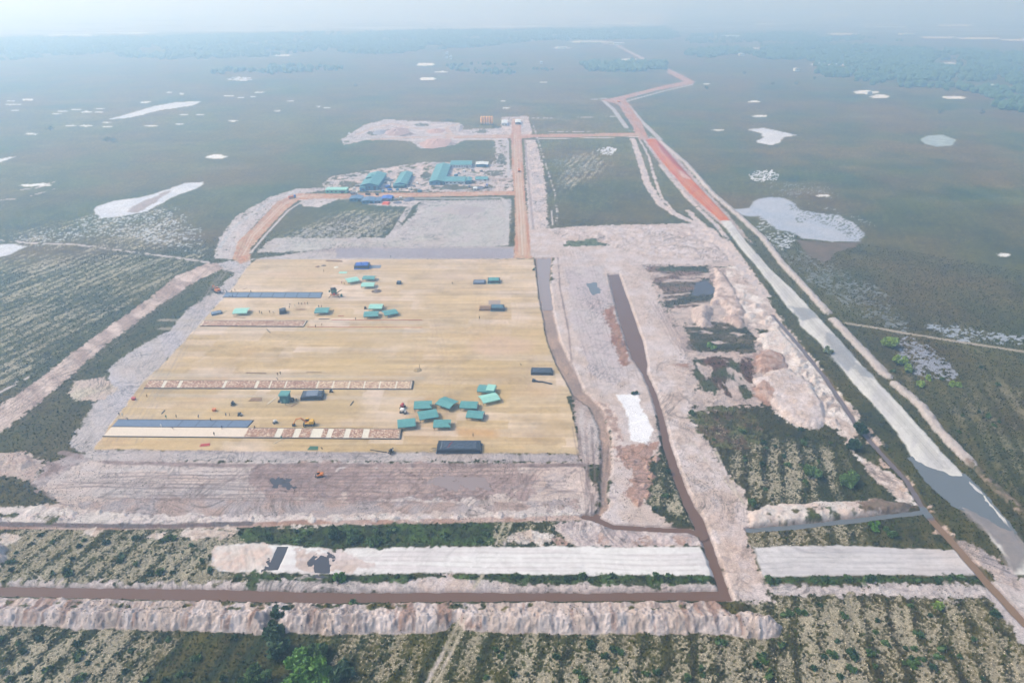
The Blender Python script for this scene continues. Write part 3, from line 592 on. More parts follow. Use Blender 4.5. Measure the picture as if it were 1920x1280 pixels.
for q in range(9): x0 = rt.uniform(440, 1040); ruts(wander(x0, 878, x0 - rt.uniform(20, 120), 935, 4, 5, rt), seed=q + 40, cover=.5)
for q in range(6): ruts(wander(430 - q * 4, 500 + q * 4, 150 + q * 22, 830, 7, 4, rt), seed=q + 50, c=LSAND2 * .8, cover=.4, thin=.4)
for q in range(4): ruts(wander(400 - q * 3, 500 + q * 3, -40 + q * 22, 800, 7, 4, rt), seed=q + 56, c=MUD2, cover=.4)
for y0 in (1040, 1057): ruts(wander(660 + y0 % 9 * 12, y0, 1310, y0 + 6, 9, 6, rt), seed=y0, c=col(196, 190, 186), cover=.42, thin=.35)
for y0 in (1038, 1060): ruts(wander(1430, y0, 1800, y0 + 3, 6, 6, rt), seed=y0 + 3, c=col(178, 174, 174), cover=.42, thin=.35)
for q in (-5, 0, 5): ruts([(1378 + q, 430), (1440 + q, 512), (1490 + q, 570), (1545 + q, 630), (1610 + q, 700), (1700 + q, 800), (1770 + q, 880)], seed=q + 80, c=col(176, 172, 166), cover=.55)
for q in (-3, 3): ruts([(1222 + q, 268), (1280 + q, 336), (1355 + q, 408)], seed=q + 85, c=col(240, 200, 176), cover=.5, w=.9)
for q in (-3, 3): ruts([(968 + q, 230), (971 + q, 330), (976 + q, 400), (980 + q, 478)], seed=q + 90, c=col(244, 226, 206), cover=.6, w=1.0)
ruts([(452, 480), (474, 440), (530, 384), (560, 368)], seed=93, c=col(246, 226, 206), cover=.7, w=1.2); ruts([(446, 484), (466, 436), (522, 382), (556, 366)], seed=94, c=col(160, 112, 88), cover=.4, w=1.0)
ruts([(560, 368), (760, 366), (964, 362)], seed=95, c=col(246, 226, 206), cover=.6, w=.9, gauge=2.6)
for q in range(16):                                    # faint marks on the platform
    y0 = rt.uniform(500, 835); x0 = rt.uniform(330, 700) if y0 < 700 else rt.uniform(240, 700)
    ruts(wander(x0, y0, min(x0 + rt.uniform(200, 500), 990), y0 + rt.uniform(-4, 6), 6, 2, rt), seed=q + 100, c=col(178, 152, 118, .6), cover=.35, w=.5)
for q in range(10):
    x0 = rt.uniform(760, 1000); y0 = rt.uniform(500, 740); ruts(wander(x0, y0, x0 + rt.uniform(-10, 20), y0 + rt.uniform(50, 110), 4, 4, rt), seed=q + 120, c=col(190, 160, 132, .6), cover=.35, w=.5)
for x0, y0, rx, ry, c_ in [(905,812,30,6,(222,176,112)),(1020,735,34,10,(214,178,130)),(940,650,60,18,(224,190,166)),(620,760,50,9,(206,182,140)),(420,680,70,10,(204,176,122)),(700,640,80,12,(210,182,132)),(850,520,60,8,(222,196,170)),(540,515,60,7,(224,192,156)),(330,835,60,5,(214,180,126)),(1040,800,26,20,(214,184,132))]:
    paint(area([(x0 + rx*math.cos(a_), y0 + ry*math.sin(a_)) for a_ in np.linspace(0, 6.28, 12)[:-1]], 3, 6, reach=14, seed=x0), col(*c_, .6), col(*[v_ * .94 for v_ in c_], .6), s=4, amp=.1, feather=4, cover=.5, thin=.2)

# --- water: carved beds, flat water in them
WATER = []
def water_bed(sel_pts, level, name, bank=1.6, depth=1.0, line=None, rag=.35, surf='brown', wet=True):
    if line is None: i, d = area(sel_pts, rag, 3, z=level, reach=8, seed=77)
    else: i, d = strip(sel_pts, line, rag, 3, z=level, reach=8, seed=77)
    out = sstep(-bank, 0, d)
    bed = level - np.clip(d, 0, 1) * depth
    Z[i] = np.where(d > 0, bed, Z[i] * (1 - out) + level * out).astype(np.float32)
    if wet:
        mm = (sstep(-.9, -.1, d) * .55)[:, None]
        C[i] = C[i] * (1 - mm) + col(120, 96, 90) * mm
    VEG[i] *= (1 - sstep(-1.5, 0, d)).astype(np.float32)
    WATER.append((name, level, i[d > -2.2], surf))
CAN = [(-520,1083),(0,1100),(420,1106),(620,1112),(840,1111),(1100,1113),(1346,1109),(1350,1112),(1334,1066),(1318,1020),(1298,975),(1284,950),(1262,895),(1244,840),(1236,790),(1222,740),(1205,700),(1185,672),(1165,612),(1150,555),(1141,516),(1160,515),(1176,560),(1192,605),(1206,645),(1213,684),(1212,700),(1230,738),(1246,790),(1258,840),(1276,892),(1300,948),(1318,975),(1330,1010),(1350,1066),(1366,1108),(1372,1126),(1250,1125),(1000,1126),(840,1127),(600,1130),(420,1126),(0,1117),(-520,1101)]
water_bed(CAN, -.9, 'canal_water')
water_bed([(1095,969),(1112,972),(1150,988),(1230,993),(1290,995),(1312,1003)], -.6, 'ditch_water', line=2.1, bank=1.0)
water_bed([(1404,994),(1480,989),(1600,976),(1680,966),(1735,960)], -.5, 'ditch_water', line=2.0, bank=1.0, surf='blue')
water_bed([(1450,592),(1500,650),(1550,712),(1608,800),(1650,848),(1700,902),(1738,965)], -.63, 'ditch_water', line=1.9, bank=1.0, surf='grey')
water_bed([(1738,965),(1790,1022),(1850,1092),(1920,1168),(2100,1340)], -.66, 'ditch_water', line=2.6, bank=1.0, surf='ochre')
water_bed([(1712,860),(1740,876),(1765,882),(1780,892),(1808,892),(1830,918),(1850,940),(1880,975),(1894,995),(1870,985),(1830,960),(1790,944),(1748,905)], .42, 'pool_water', bank=.8, depth=.3, surf='blue', wet=False, rag=.8)
water_bed([(520,1024),(541,1024),(521,1068),(501,1069)], 0.0, 'pool_water', bank=.6, depth=.2, surf='slate', wet=False, rag=.15)
water_bed([(602,1040),(617,1046),(618,1074),(590,1074),(588,1052)], 0.0, 'pool_water', bank=.6, depth=.2, surf='slate', wet=False, rag=.25)
water_bed([(808,896),(850,893),(852,905),(865,915),(830,912),(812,908)], -.05, 'pool_water', bank=1.2, depth=.2, surf='mud', wet=False, rag=1.2)
water_bed([(858,896),(914,894),(912,912),(880,914),(866,908)], -.075, 'pool_water', bank=1.2, depth=.2, surf='mud', wet=False, rag=1.0)
water_bed([(505,898),(520,898),(522,908),(508,908)], -.05, 'pool_water', bank=.6, depth=.2, surf='slate', wet=False, rag=.8)
water_bed([(530,902),(544,903),(548,912),(532,912)], -.075, 'pool_water', bank=.6, depth=.2, surf='slate', wet=False, rag=.8)
water_bed([(1100,532),(1118,530),(1126,548),(1112,554)], -.05, 'pool_water', bank=1.0, depth=.2, surf='blue', wet=False, rag=1.0)
water_bed([(1305,530),(1325,525),(1340,540),(1335,552),(1300,552)], -.05, 'pool_water', bank=1.0, depth=.2, surf='slate', wet=False, rag=1.6)
water_bed([(1012,486),(1030,486),(1025,520),(1032,580),(1022,580),(1014,530)], -.62, 'pool_water', bank=.8, depth=.2, surf='mud', wet=False, rag=.6)

# fade everything to level ground at the rim of the fan
rim = np.minimum(np.minimum(GX + 520, 2440 - GX), 1578 - GY).ravel() / 60
Z *= np.clip(rim, 0, 1).astype(np.float32)
# cultivated roughness far out costs nothing and shows nothing: keep it level
Z[D > 2500] = 0
C = np.clip(C, 0.012, 0.8)

def height(x, y):
    i = np.argmin((X - x) ** 2 + (Y - y) ** 2); return float(Z[i])

# ---------------------------------------------------------------- meshes of the land
def mesh_from(name, co, quads, colors=None, mat=None, smooth=True):
    me = bpy.data.meshes.new(name)
    me.vertices.add(len(co)); me.vertices.foreach_set("co", np.asarray(co, np.float32).ravel())
    nq = len(quads); k_ = quads.shape[1]
    me.loops.add(nq * k_); me.loops.foreach_set("vertex_index", quads.ravel().astype(np.int32))
    me.polygons.add(nq); me.polygons.foreach_set("loop_start", np.arange(0, nq * k_, k_, dtype=np.int32))
    me.polygons.foreach_set("use_smooth", np.full(nq, smooth))
    if colors is not None:
        at_ = me.color_attributes.new("soil", 'FLOAT_COLOR', 'POINT')
        at_.data.foreach_set("color", np.concatenate([colors, np.ones((len(colors), 1))], 1).astype(np.float32).ravel())
    me.update(calc_edges=True)
    if mat: me.materials.append(mat)
    o = bpy.data.objects.new(name, me); scene.collection.objects.link(o)
    return o

def soil_material(name, rough_=0.95, grain=0.12, scale=0.9, bump=0.25):
    m = bpy.data.materials.new(name); m.use_nodes = True
    nt = m.node_tree; n = nt.nodes; b = n["Principled BSDF"]
    b.inputs["Roughness"].default_value = rough_
    b.inputs["Specular IOR Level"].default_value = 0.15
    a = n.new("ShaderNodeAttribute"); a.attribute_name = "soil"
    tc = n.new("ShaderNodeTexCoord")
    nz = n.new("ShaderNodeTexNoise"); nz.inputs["Scale"].default_value = scale; nz.inputs["Detail"].default_value = 6; nz.inputs["Roughness"].default_value = .72
    nt.links.new(tc.outputs["Object"], nz.inputs["Vector"])
    mr = n.new("ShaderNodeMapRange"); mr.inputs["From Min"].default_value = .3; mr.inputs["From Max"].default_value = .7
    mr.inputs["To Min"].default_value = 1 - grain; mr.inputs["To Max"].default_value = 1 + grain
    nt.links.new(nz.outputs["Fac"], mr.inputs["Value"])
    mx = n.new("ShaderNodeVectorMath"); mx.operation = 'SCALE'
    nt.links.new(a.outputs["Color"], mx.inputs[0]); nt.links.new(mr.outputs["Result"], mx.inputs["Scale"])
    nt.links.new(mx.outputs[0], b.inputs["Base Color"])
    bp = n.new("ShaderNodeBump"); bp.inputs["Strength"].default_value = bump; bp.inputs["Distance"].default_value = .5
    nt.links.new(nz.outputs["Fac"], bp.inputs["Height"]); nt.links.new(bp.outputs["Normal"], b.inputs["Normal"])
    return m

M_SOIL = soil_material("planted_soil", grain=.34, scale=1.6, bump=.6)
M_ROAD = soil_material("sand_road", grain=.06, scale=1.5, bump=.12)
M_PAD = soil_material("rolled_laterite", grain=.05, scale=1.2, bump=.08)
M_BANK = soil_material("dug_spoil", grain=.16, scale=1.6, bump=.7)
CNAME = {0: ("ground", M_SOIL), 1: ("construction_pad", M_PAD), 2: ("sand_road", M_ROAD), 3: ("dirt_track", M_BANK), 4: ("sand_road", M_ROAD),
         5: ("sand_road", M_ROAD), 6: ("red_dirt_road", M_ROAD), 7: ("earth_bank", M_BANK), 8: ("dirt_road", M_ROAD), 9: ("dirt_road", M_ROAD),
         10: ("red_dirt_road", M_ROAD), 11: ("red_dirt_road", M_ROAD), 12: ("earth_bank", M_BANK), 13: ("earth_bank", M_BANK)}
idx = np.arange(N).reshape(NR, NC)
quads = np.stack([idx[1:, :-1], idx[1:, 1:], idx[:-1, 1:], idx[:-1, :-1]], -1).reshape(-1, 4)
qc = CLS[quads[:, 0]]
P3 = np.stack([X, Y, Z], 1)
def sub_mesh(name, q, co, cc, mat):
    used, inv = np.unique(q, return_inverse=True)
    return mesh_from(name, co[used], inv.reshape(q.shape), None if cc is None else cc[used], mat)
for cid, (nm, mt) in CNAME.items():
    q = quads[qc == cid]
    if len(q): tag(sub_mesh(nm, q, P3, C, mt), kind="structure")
# level land beyond the fan: beside and behind the camera
bl, br = at(-520, 1580 - STEP), at(2440, 1580 - STEP)
gl, gr = (X[idx[-1, 0]], Y[idx[-1, 0]]), (X[idx[-1, -1]], Y[idx[-1, -1]])
fl, fr = (X[idx[0, 0]], Y[idx[0, 0]]), (X[idx[0, -1]], Y[idx[0, -1]])
S_ = 19700
co = [(gl[0], gl[1], 0), (gr[0], gr[1], 0), (fr[0], fr[1], 0), (fl[0], fl[1], 0), (-S_, -S_, 0), (S_, -S_, 0), (S_, fr[1], 0), (-S_, fl[1], 0), (-S_, S_ + 1, 0), (S_, S_ + 1, 0)]
qq = [(4, 5, 1, 0), (5, 6, 2, 1), (7, 4, 0, 3)]
if fr[1] < S_: qq.append((7, 6, 9, 8))
cc = np.tile(np.array([[.06, .07, .035]], np.float32), (len(co), 1))
tag(mesh_from("ground", np.array(co), np.array(qq), cc, M_SOIL, False), kind="structure")

def water_material(name, c, rough_=.16):
    m = bpy.data.materials.new(name); m.use_nodes = True
    n = m.node_tree.nodes; b = n["Principled BSDF"]
    b.inputs["Base Color"].default_value = (*[float(v) for v in c], 1)
    b.inputs["Roughness"].default_value = rough_; b.inputs["IOR"].default_value = 1.33
    tc = n.new("ShaderNodeTexCoord"); nz = n.new("ShaderNodeTexNoise"); nz.inputs["Scale"].default_value = .8; nz.inputs["Detail"].default_value = 4
    m.node_tree.links.new(tc.outputs["Object"], nz.inputs["Vector"])
    bp = n.new("ShaderNodeBump"); bp.inputs["Strength"].default_value = .06; bp.inputs["Distance"].default_value = .2
    m.node_tree.links.new(nz.outputs["Fac"], bp.inputs["Height"]); m.node_tree.links.new(bp.outputs["Normal"], b.inputs["Normal"])
    return m
WM = {'brown': water_material("silty_brown_water", col(134,104,86)), 'grey': water_material("grey_ditch_water", col(134,122,120)), 'ochre': water_material("ochre_water", col(160,130,100)),
      'blue': water_material("shallow_pool_water", col(128,136,140)), 'slate': water_material("slate_puddle_water", col(92,92,98)), 'mud': water_material("muddy_puddle_water", col(176,160,156))}
vin = np.zeros(N, bool)
for nm, lv, ii, sf in WATER:
    vin[:] = False; vin[ii] = True
    q = quads[vin[quads].all(1)]
    if len(q):
        P2 = P3.copy(); P2[:, 2] = lv
        tag(sub_mesh("water", q, P2, None, WM[sf]), kind="structure")
# ---------------------------------------------------------------- builders
PAD_Z = 0.3
def mat(name, rgb, rough_=.8, metal=0.0, var=.12, scale=2.0, k=.72):
    if name in bpy.data.materials: return bpy.data.materials[name]
    m = bpy.data.materials.new(name); m.use_nodes = True
    nt = m.node_tree; n = nt.nodes; b = n["Principled BSDF"]
    c = col(*rgb, k=k)
    b.inputs["Roughness"].default_value = rough_; b.inputs["Metallic"].default_value = metal
    tc = n.new("ShaderNodeTexCoord"); nz = n.new("ShaderNodeTexNoise"); nz.inputs["Scale"].default_value = scale; nz.inputs["Detail"].default_value = 5
    nt.links.new(tc.outputs["Object"], nz.inputs["Vector"])
    cr = n.new("ShaderNodeValToRGB")
    cr.color_ramp.elements[0].position = .3; cr.color_ramp.elements[1].position = .7
    cr.color_ramp.elements[0].color = (*[float(v * (1 - var)) for v in c], 1); cr.color_ramp.elements[1].color = (*[float(min(.9, v * (1 + var))) for v in c], 1)
    nt.links.new(nz.outputs["Fac"], cr.inputs["Fac"]); nt.links.new(cr.outputs["Color"], b.inputs["Base Color"])
    return m

def rubble_mat(name, a, b_, c_, scale=1.6, k=.72):
    m = bpy.data.materials.new(name); m.use_nodes = True
    nt = m.node_tree; n = nt.nodes; b = n["Principled BSDF"]; b.inputs["Roughness"].default_value = .95
    tc = n.new("ShaderNodeTexCoord"); vo = n.new("ShaderNodeTexVoronoi"); vo.inputs["Scale"].default_value = scale
    nt.links.new(tc.outputs["Object"], vo.inputs["Vector"])
    sx = n.new("ShaderNodeSeparateColor"); nt.links.new(vo.outputs["Color"], sx.inputs[0])
    cr = n.new("ShaderNodeValToRGB"); e = cr.color_ramp.elements
    e[0].color = (*map(float, col(*a, k=k)), 1); e[1].color = (*map(float, col(*c_, k=k)), 1)
    x_ = e.new(.5); x_.color = (*map(float, col(*b_, k=k)), 1)
    nt.links.new(sx.outputs[0], cr.inputs["Fac"]); nt.links.new(cr.outputs["Color"], b.inputs["Base Color"])
    bp = n.new("ShaderNodeBump"); bp.inputs["Strength"].default_value = .8; bp.inputs["Distance"].default_value = .3
    nt.links.new(vo.outputs["Distance"], bp.inputs["Height"]); nt.links.new(bp.outputs["Normal"], b.inputs["Normal"])
    return m

class MB:
    def __init__(s): s.v, s.f = [], []
    def add(s, vs, fs):
        o = len(s.v); s.v += [tuple(v) for v in vs]; s.f += [tuple(i + o for i in f) for f in fs]; return s
    def box(s, c, d, rz=0, tz=(1, 1), rx=0):
        vs = []
        for z in (-1, 1):
            kx, ky = tz if z > 0 else (1, 1)
            for x, y in ((-1, -1), (1, -1), (1, 1), (-1, 1)):
                p = Vector((x * d[0] / 2 * kx, y * d[1] / 2 * ky, z * d[2] / 2))
                if rx: p = Matrix.Rotation(rx, 3, 'Y') @ p
                if rz: p = Matrix.Rotation(rz, 3, 'Z') @ p
                vs.append((p.x + c[0], p.y + c[1], p.z + c[2]))
        return s.add(vs, [(3, 2, 1, 0), (4, 5, 6, 7), (0, 1, 5, 4), (1, 2, 6, 5), (2, 3, 7, 6), (3, 0, 4, 7)])
    def rod(s, a, b, r, r2=None, n=8):
        a, b = Vector(a), Vector(b); d = (b - a).normalized(); r2 = r if r2 is None else r2
        u = d.orthogonal().normalized(); w = d.cross(u)
        vs = [a + (u * math.cos(t) + w * math.sin(t)) * r for t in [2 * math.pi * k / n for k in range(n)]]
        vs += [b + (u * math.cos(t) + w * math.sin(t)) * r2 for t in [2 * math.pi * k / n for k in range(n)]]
        fs = [(k, (k + 1) % n, n + (k + 1) % n, n + k) for k in range(n)] + [tuple(range(n - 1, -1, -1)), tuple(range(n, 2 * n))]
        return s.add(vs, fs)
    def path(s, pts, r, n=6):
        for a, b in zip(pts, pts[1:]): s.rod(a, b, r, n=n)
        return s
    def prism(s, prof, y0, y1, axis='y'):
        n = len(prof)
        def P(u, z, t): return (u, t, z) if axis == 'y' else (t, u, z)
        vs = [P(u, z, y0) for u, z in prof] + [P(u, z, y1) for u, z in prof]
        return s.add(vs, [(k, (k + 1) % n, n + (k + 1) % n, n + k) for k in range(n)] + [tuple(range(n - 1, -1, -1)), tuple(range(n, 2 * n))])
    def build(s, name, m, parent=None, bevel=0):
        me = bpy.data.meshes.new(name); me.from_pydata(s.v, [], s.f)
        bm = bmesh.new(); bm.from_mesh(me); bmesh.ops.recalc_face_normals(bm, faces=bm.faces)
        if bevel: bmesh.ops.bevel(bm, geom=bm.edges[:], offset=bevel, segments=1, affect='EDGES')
        bm.to_mesh(me); bm.free(); me.materials.append(m)
        o = bpy.data.objects.new(name, me); scene.collection.objects.link(o)
        if parent: o.parent = parent
        return o

def thing(name, label, cat, loc, rz=0, group=None):
    o = bpy.data.objects.new(name, None); scene.collection.objects.link(o)
    o.location = loc; o.rotation_euler = (0, 0, rz); o.empty_display_size = .5
    return tag(o, label, cat, group)

def copy_tree(o, loc, rz, label, group=None):
    def rec(a, par):
        c = a.copy(); scene.collection.objects.link(c); c.parent = par
        for ch in a.children: rec(ch, c)
        return c
    c = rec(o, None); c.location = loc; c.rotation_euler = (0, 0, rz); c["label"] = label
    if group: c["group"] = group
    return c

def P(x, y, z=PAD_Z, h=0):
    """ground point (z) under what the photograph shows at (x, y) when that is h metres above the ground"""
    X_, Y_ = at(x, y, z + h); return (X_, Y_, z)

# ---------------------------------------------------------------- materials of the objects
TEAL = mat("teal_sheet_roof", (84, 150, 148), .6, 0, .14, 1.2)
MINT = mat("pale_mint_sheet_roof", (150, 208, 192), .6, 0, .08, 1.2)
TEALD = mat("dark_teal_sheet", (44, 110, 112), .7)
STEEL = mat("galvanised_steel", (150, 150, 150), .5, .4)
DARKST = mat("dark_steel", (52, 54, 58), .6, .2)
BLACKP = mat("black_plastic_sheet", (62, 74, 88), .45, 0, .25, 1.0)
BLACKQ = mat("dark_plastic_skirt", (34, 46, 58), .5, 0, .25, 1.0)
GREYP = mat("grey_plastic_sheet", (112, 124, 142), .5, 0, .15, 1.0)
POLY = mat("wet_blue_grey_membrane", (98, 116, 140), .35, 0, .12, .6)
BLUET = mat("blue_tarpaulin", (52, 100, 190), .5, 0, .25, 1.0)
WOOD = mat("weathered_boards", (150, 120, 92), .9, 0, .3, 3.0)
WOODL = mat("pale_new_boards", (214, 200, 176), .9, 0, .1, 3.0)
SLAB = mat("fresh_pale_slab", (222, 208, 188), .9, 0, .04, .8)
SEP = mat("pale_joint_slab", (222, 216, 198), .9, 0, .05, 2.0)
RUB = rubble_mat("straw_and_rubble_cover", (214, 192, 160), (160, 118, 92), (232, 214, 186), 1.5)
RUB2 = rubble_mat("brown_rubble_cover", (186, 148, 120), (142, 98, 76), (232, 214, 190), 1.8)
STONE = rubble_mat("grey_rubble", (120, 104, 96), (90, 78, 72), (150, 134, 124), 2.5)
YEL = mat("yellow_machine_paint", (226, 176, 40), .5)
ORG = mat("orange_machine_paint", (214, 122, 40), .5)
WHITEP = mat("white_machine_paint", (226, 226, 222), .5)
REDP = mat("red_machine_paint", (190, 66, 60), .5)
GREENM = mat("green_machine_paint", (60, 110, 84), .6)
RUBBER = mat("black_rubber", (38, 38, 40), .8)
GLASS = mat("dark_cab_glass", (40, 48, 56), .15)
ORTARP = mat("orange_tarpaulin", (232, 96, 52), .6)
WALLW = mat("white_wall_panels", (226, 230, 230), .8)
WALLB = mat("blue_wall_panels", (70, 132, 160), .7)
WALLG = mat("green_wall_panels", (120, 190, 160), .7)
WINM = mat("window_glass", (60, 74, 84), .2)
ROOFT = mat("turquoise_roof_sheets", (92, 158, 160), .6, 0, .16, .4, .62)
ROOFB = mat("blue_grey_roof_sheets", (84, 118, 150), .55)
CREAM = mat("pale_roof_sheets", (216, 222, 218), .6)
SILO = mat("orange_silo_steel", (250, 178, 92), .6, 0, .08, 2, 1.0)
SANDM = rubble_mat("heaped_gravel", (176, 156, 118), (140, 120, 86), (206, 186, 150), 3.0)

# ---------------------------------------------------------------- worker shelters: low movable awnings
def make_awning(name, label, loc, rz, L, W, H, mt, trim=None):
    t = thing(name, label, "awning", loc, rz, "movable teal awnings on the platform")
    e = H - .75
    MB().prism([(-W/2, e), (0, H), (W/2, e), (W/2, e - .08), (0, H - .08), (-W/2, e - .08)], -L/2, L/2, 'x').build("canopy", mt, t)
    for s_ in (-1, 1):
        MB().box((0, s_ * (W/2 - .05), e - .26), (L - .1, .05, .34)).build("valance", TEALD if mt is TEAL else mt, t)
    for sx in (-1, 1):
        for sy in (-1, 1):
            MB().rod((sx * (L/2 - .4), sy * (W/2 - .35), 0), (sx * (L/2 - .4), sy * (W/2 - .35), e - .05), .07, n=6).build("leg", STEEL, t)
        MB().rod((sx * (L/2 - .4), -W/2 + .35, .25), (sx * (L/2 - .4), W/2 - .35, .25), .06, n=6).build("skid_rail", STEEL, t)
    MB().rod((-L/2 + .3, 0, H - .16), (L/2 - .3, 0, H - .16), .06, n=6).build("ridge_pole", STEEL, t)
    return t
AW = [  # x, y of the roof's middle, turn, length, width, height, pale?, label
 (793,757,4,8.2,6.6,2.7,0,"leftmost teal awning of the near cluster's upper row, dark folded flap at its end"),
 (838,753,-32,8.2,7.4,2.8,0,"teal awning turned corner-on in the middle of the cluster's upper row"),
 (913,727,-10,8.6,6.4,2.7,2,"teal and mint patched awning furthest back in the near cluster"),
 (917,744,24,8.6,6.8,2.6,1,"pale mint awning with dark holes just in front of the patched one"),
 (879,757,-4,8.0,6.0,2.6,0,"teal awning with a faded ridge right behind another teal one near the pale mint one"),
 (891,775,-8,7.6,6.0,2.6,0,"teal awning with a blue-grey end sheet, front of the pair beside the pale mint one"),
 (802,775,16,8.6,6.8,2.7,0,"teal awning tilted in front of the leftmost of the cluster's upper row"),
 (762,791,10,7.8,6.4,2.7,0,"teal awning nearest the end of the long rubble-covered lane"),
 (829,792,2,7.6,6.0,2.6,0,"teal awning standing alone at the front of the near cluster, with a torn corner"),
 (660,523,28,8.0,7.6,2.7,1,"pale mint awning turned corner-on in the far group, nearest the mixing machine"),
 (692,519,-2,8.2,6.2,2.6,0,"darker teal awning at the back of the far group"),
 (690,532,2,8.4,6.8,2.6,1,"pale mint awning above the grey rubble pile"),
 (452,581,4,8.4,7.6,2.6,1,"pale mint awning standing alone on the far left of the platform"),
 (604,580,4,8.2,7.4,2.6,0,"bluish mint awning standing alone below the mixing machine"),
 (705,573,0,8.2,6.8,2.6,1,"pale mint awning at the back of the middle trio"),
 (696,587,5,8.6,7.2,2.6,0,"teal awning at the front left of the middle trio"),
 (731,584,26,8.2,7.0,2.6,0,"teal awning turned corner-on, right-hand one of the middle trio")]
awn = []
for i, (x, y, a, L, W, H, pale, lb) in enumerate(AW):
    t = make_awning("awning", lb, P(x, y, PAD_Z, H - .4), R(a), L, W, H, MINT if pale == 1 else TEAL)
    if pale == 2: MB().box((1.9, 0, H + .0), (4.0, W - .6, .05)).build("pale_patch", MINT, t)
    if i in (0, 8): MB().box((L/2 - .8, -.8, H - .22), (.5, W * .55, .1), rz=.4).build("folded_flap", DARKST, t)
    if i in (4, 5, 7): MB().box((L/2 + .15, 0, (H - .75) * .6), (.12, W * .8, (H - .75) * 1.0)).build("end_sheet", GREYP, t)

# ---------------------------------------------------------------- sheeted stacks of material
def drape(name, L, W, H, mt, parent, seed=0, sag=.25, skirt=.5, nx=16, ny=8):
    """a sheet lying over a block: bumpy top, sloping sides, closed below"""
    v, f = [], []
    rr = np.random.RandomState(seed); nz_ = rr.rand(nx + 1, ny + 1)
    for i in range(nx + 1):
        for j in range(ny + 1):
            u, w = i / nx * 2 - 1, j / ny * 2 - 1
            ex = max(abs(u) ** 1.0, abs(w) ** 1.0)
            z = H * (1 - sstep(.80, 1.0, np.array(ex))) + sag * (nz_[i, j] - .5) * (1 - ex * .5)
            if i in (0, nx) or j in (0, ny): z = .02
            k_ = 1 + (.06 * (nz_[i, j] - .5) if ex > .9 else 0)
            v.append((u * L / 2 * k_, w * W / 2 * k_, float(z)))
    g = lambda i, j: i * (ny + 1) + j
    for i in range(nx):
        for j in range(ny): f.append((g(i, j), g(i + 1, j), g(i + 1, j + 1), g(i, j + 1)))
    m = MB(); m.add(v, f); m.add([(-L/2, -W/2, 0), (L/2, -W/2, 0), (L/2, W/2, 0), (-L/2, W/2, 0)], [(3, 2, 1, 0)])
    return m.build(name, mt, parent)
def stack(x, y, L, W, H, rz, mt, label, seed=0, name="sheeted_stack", cat="material stack", top=None, extra=0):
    t = thing(name, label, cat, P(x, y, PAD_Z, H * .6), R(rz))
    MB().box((0, 0, H * .45), (L * .94, W * .94, H * .8)).build("block", BLACKQ, t)
    drape("sheet", L, W, H, mt, t, seed, sag=.3 + extra)
    if top: MB().box((0, 0, H + .2), (L * .5, W * .8, .14), rz=.05).build("weight_board", top, t)
    return t
s0 = stack(861, 836, 19.0, 7.2, 2.0, 0, BLACKP, "largest black sheeted stack at the near edge of the platform", 1)
for k_ in range(5): MB().box((-4.5 + k_ * .35, -2 + k_ * .9, 2.16), (1.1, .12, .08), rz=.6).build("stick", REDP, s0)
stack(1016, 695, 11.2, 5.8, 1.5, -2, BLACKP, "black sheeted stack close to the platform's right edge", 2)
stack(586, 740, 10.6, 6.6, 2.0, 3, BLACKP, "dark two-tier sheeted stack right of the teal cabin", 3, top=GREYP)
stack(899, 528, 8.2, 6.4, 1.0, 1, GREYP, "low grey sheeted stack left of a teal sheeted one on the far right", 4)
stack(926, 525, 8.4, 7.0, 2.2, 1, TEAL, "teal sheeted stack at the far right of the platform", 5)
stack(933, 576, 8.6, 6.4, 2.2, 0, mat("dusty_blue_sheet", (74, 110, 124), .5), "dusty blue sheeted stack beside a brown board stack", 6)
stack(679, 497, 10.6, 8.0, 2.8, 3, BLUET, "bright blue tarpaulin heap near the far edge of the platform", 7, name="tarpaulin_heap", cat="tarpaulin", extra=.6)
stack(530, 582, 4.2, 4.6, 2.4, 20, BLACKP, "egg-shaped dark tarpaulin heap between two lone mint awnings", 8, name="tarpaulin_heap", cat="tarpaulin", extra=.4)
stack(406, 586, 6.2, 4.6, 1.0, 30, mat("pale_blue_sheet", (122, 146, 172), .5), "crumpled pale blue sheet by the platform's left edge", 9, name="tarpaulin_heap", cat="tarpaulin", extra=.6)
stack(748, 529, 2.9, 3.2, 1.8, 0, mat("slate_blue_sheet", (76, 104, 128), .5), "small round slate-blue covered load on bare ground right of the far awnings", 10, name="tarpaulin_heap", cat="tarpaulin")
def flat_sheet(x, y, L, W, mt, label, rz=0, name="ground_sheet"):
    t = thing(name, label, "ground sheet", P(x, y), R(rz))
    drape("sheet", L, W, .12, mt, t, int(x), sag=.08); return t
flat_sheet(704, 500, 7.6, 6.2, GREYP, "flat grey sheet laid beside the blue tarpaulin heap")
flat_sheet(927, 567, 7.4, 7.2, mat("brown_grey_sheet", (158, 142, 130), .8), "flat brown-grey sheet behind the brown board stack")
flat_sheet(643, 511, 5.4, 3.4, MINT, "small pale green sheet lying behind the corner-on mint awning")
t = thing("board_stack", "brown slatted stack of boards beside the dusty blue sheeted stack", "board stack", P(911, 577, PAD_Z, .6))
for k_ in range(11): MB().box((-3.6 + k_ * .72, 0, .5), (.5, 6.0, .9)).build("board", WOOD, t)
MB().box((0, 0, .08), (8.0, 6.4, .16)).build("pallet", WOOD, t)
t = thing("rolled_tarpaulin", "long rolled black tarpaulin lying below the stack at the platform's right edge", "tarpaulin", P(1016, 717))
m = MB(); pts = [(-4.2, 1.0, .5), (-3.0, .9, .5), (-1.5, .3, .35), (0, .3, .3), (1.6, -.3, .28), (3.2, -1.1, .25), (5.0, -1.6, .2)]
for a_, b_ in zip(pts, pts[1:]): m.rod(a_, b_, .42, .36, 8)
